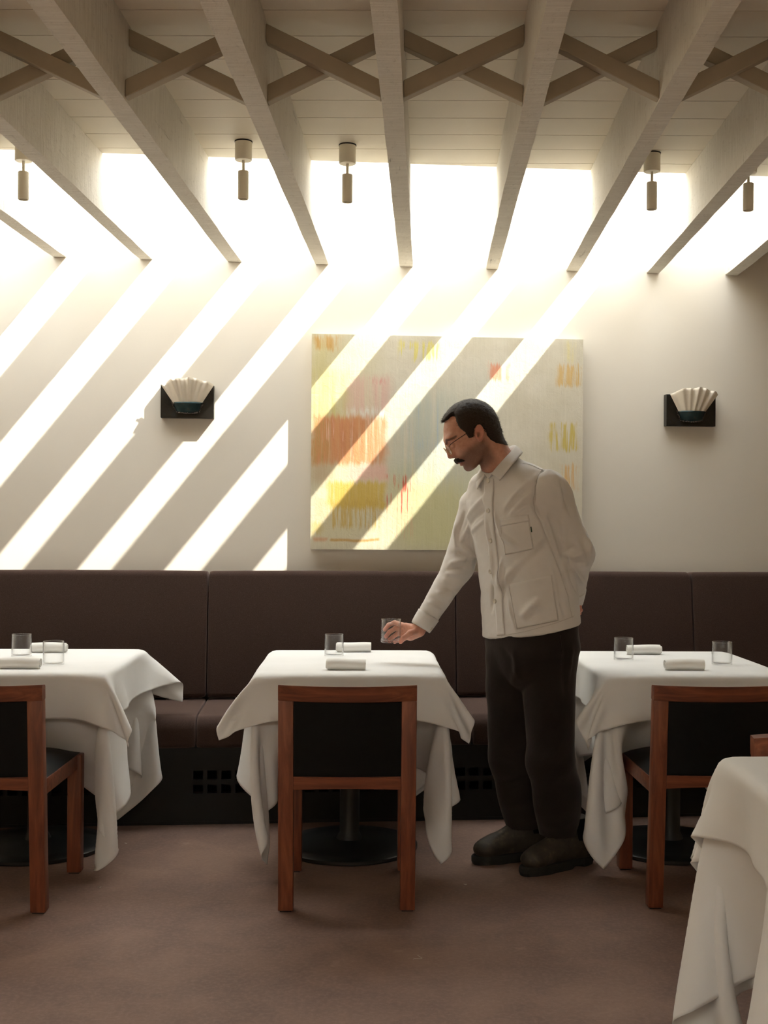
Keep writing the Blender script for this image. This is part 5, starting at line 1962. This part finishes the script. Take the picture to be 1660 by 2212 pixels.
# cuffs: a band round each sleeve end
for w_, e_ in ((WRF, ELF), (WRN, ELN)):
    ax = np.array(w_) - np.array(e_)
    ax = ax / np.linalg.norm(ax)
    r1_ = np.cross(ax, [0, 0, 1.0])
    r1_ /= np.linalg.norm(r1_)
    r2_ = np.cross(ax, r1_)
    g = []
    for i in range(48):
        a = 2 * math.pi * i / 48
        for j in range(7):
            c_ = np.array(w_) + ax * (0.0075 - 0.058 * j / 6)
            g.append(c_ + (r1_ * math.cos(a) + r2_ * math.sin(a)) * 0.041)
    gp, gn = settle(sd_jacket, np.array(g), 6)
    gp = np.array(g) * 0.0 + fold(gp, gn) + gn * 0.0022
    o = np_obj('cuff', gp, grid_faces(48, 7, True), MAT['jacket_cotton'], jacket)
    so = o.modifiers.new('thick', 'SOLIDIFY')
    so.thickness = 0.0018
    so.offset = 0

# -- trousers
CREASE = [((0.3282, 4.2794, 0.7435), (0.3009, 4.3563, 0.6319), 0.006, 0.014), ((0.3116, 4.2845, 0.7928), (0.3327, 4.2913, 0.7086), 0.006, 0.012), ((0.2725, 4.3283, 0.8045), (0.3122, 4.2892, 0.7588), -0.004, 0.012),
          ((0.3915, 4.2429, 0.7485), (0.3307, 4.3065, 0.6898), 0.006, 0.014), ((0.3774, 4.2664, 0.6956), (0.3314, 4.3564, 0.6322), -0.005, 0.012), ((0.4848, 4.2486, 0.4837), (0.4264, 4.2388, 0.4189), 0.006, 0.014), ((0.5019, 4.2503, 0.4173), (0.4429, 4.2362, 0.3734), -0.006, 0.014),
          ((0.3849, 4.3218, 0.3009), (0.4609, 4.2479, 0.3347), 0.006, 0.016), ((0.4161, 4.2907, 0.2246), (0.4959, 4.2598, 0.2577), -0.006, 0.016), ((0.4338, 4.2958, 0.1649), (0.5237, 4.2807, 0.1864), 0.006, 0.014), ((0.2608, 4.3681, 0.3915), (0.3192, 4.3491, 0.3619), 0.006, 0.014),
          ((0.2794, 4.3831, 0.3033), (0.3544, 4.3632, 0.3253), -0.006, 0.016), ((0.3023, 4.3857, 0.2174), (0.3724, 4.3674, 0.2395), 0.006, 0.016), ((0.4880, 4.2245, 0.8173), (0.4961, 4.2559, 0.6482), -0.006, 0.010), ((0.5164, 4.2416, 0.8157), (0.5102, 4.2664, 0.6967), 0.005, 0.010)]
tv, tn, tq = part_mesh(sd_trousers, (0.10, 4.10, 0.12), (0.74, 4.70, 1.0), 0.0065)
tv = ridges(tv, tn, CREASE) + tn * (0.0016 * wobble(tv, 26))[:, None]
tr = np_obj('trousers', tv, tq, MAT['trouser_cloth'], man)
tr['label'] = 'loose dark brown-black trousers'
bm = bmesh.new()
pk, pn = settle(sd_trousers, np.array([np.array((0.4726, 4.2222, 0.8635)) * (1 - k_ / 20) + np.array((0.4766, 4.2365, 0.7565)) * k_ / 20 for k_ in range(21)]), 8)
tube(bm, [Vector(x_ - BASE) for x_ in pk + pn * 0.001], 0.0016, 6)
from_bm('pocket_edge', bm, MAT['trouser_cloth'], tr, smooth=True)

# -- boots
def boot(ox, oy, ang, lab):
    root_v, root_n, root_q = part_mesh(sd_boot, (-0.17, -0.08, 0.02), (0.21, 0.08, 0.20), 0.0055)
    ca_, sa_ = math.cos(ang), math.sin(ang)
    Rz = np.array([[ca_, sa_, 0], [-sa_, ca_, 0], [0, 0, 1.0]])
    o_ = np.array([ox, oy, 0])
    wv = root_v + root_n * (0.0009 * wobble(root_v, 45))[:, None]
    b = np_obj('boot', wv @ Rz + o_, root_q, MAT['boot_leather'], man)
    b['label'] = lab
    # welt and lugged sole
    outl = []
    for k_ in range(64):
        a = 2 * math.pi * k_ / 64
        x_, y_ = math.cos(a), math.sin(a)
        w_ = 0.047 - 0.010 * math.exp(-((x_ + 0.15) / 0.35) ** 2) - 0.004 * (x_ < -0.5)
        outl.append((0.018 + 0.168 * np.sign(x_) * abs(x_) ** 0.8, w_ * np.sign(y_) * abs(y_) ** 0.75))
    vs_, fs_ = [], []
    lev = [(0.0, 0.97), (0.012, 1.0), (0.028, 1.0), (0.033, 0.97), (0.035, 0.90)]
    for z_, sc in lev:
        for i, (x_, y_) in enumerate(outl):
            notch = 0.94 if (z_ < 0.013 and (i // 2) % 2) else 1.0
            arch = 0.011 if (z_ < 0.001 and -0.075 < x_ < -0.03) else 0
            vs_.append((x_ * (sc if abs(x_) > 0.1 else 1), y_ * sc * notch, z_ + arch))
    n_ = 64
    for j in range(len(lev) - 1):
        for i in range(n_):
            a, b2 = j * n_ + i, j * n_ + (i + 1) % n_
            fs_.append((a, b2, b2 + n_, a + n_))
    fs_.append(tuple(range(n_))[::-1])
    fs_.append(tuple(range((len(lev) - 1) * n_, len(lev) * n_)))
    np_obj('sole', np.array(vs_) @ Rz + o_, fs_, MAT['boot_rubber'], b, smooth=False)
    # elastic gore on both sides of the ankle
    for s_ in (-1, 1):
        g = []
        for i in range(9):
            for j in range(9):
                u_, w_ = i / 8 - 0.5, j / 8
                hw_ = 0.030 * (1 - 0.55 * (1 - w_) ** 2)
                g.append((-0.055 + u_ * 2 * hw_ * 0.8 + 0.004, s_ * 0.06, 0.105 + 0.078 * w_))
        gp, gn = settle(sd_boot, np.array(g), 10)
        np_obj('elastic_gore', (gp + gn * 0.0018) @ Rz + o_, grid_faces(9, 9), MAT['elastic_black'], b)


boot(0.494, 4.345, math.atan2(-0.56, -0.83), 'dark brown leather pull-on boot, the nearer one')
boot(0.344, 4.452, math.atan2(-0.37, -0.93), 'dark brown leather pull-on boot, the farther one')

HELD.location = tuple(G_C)
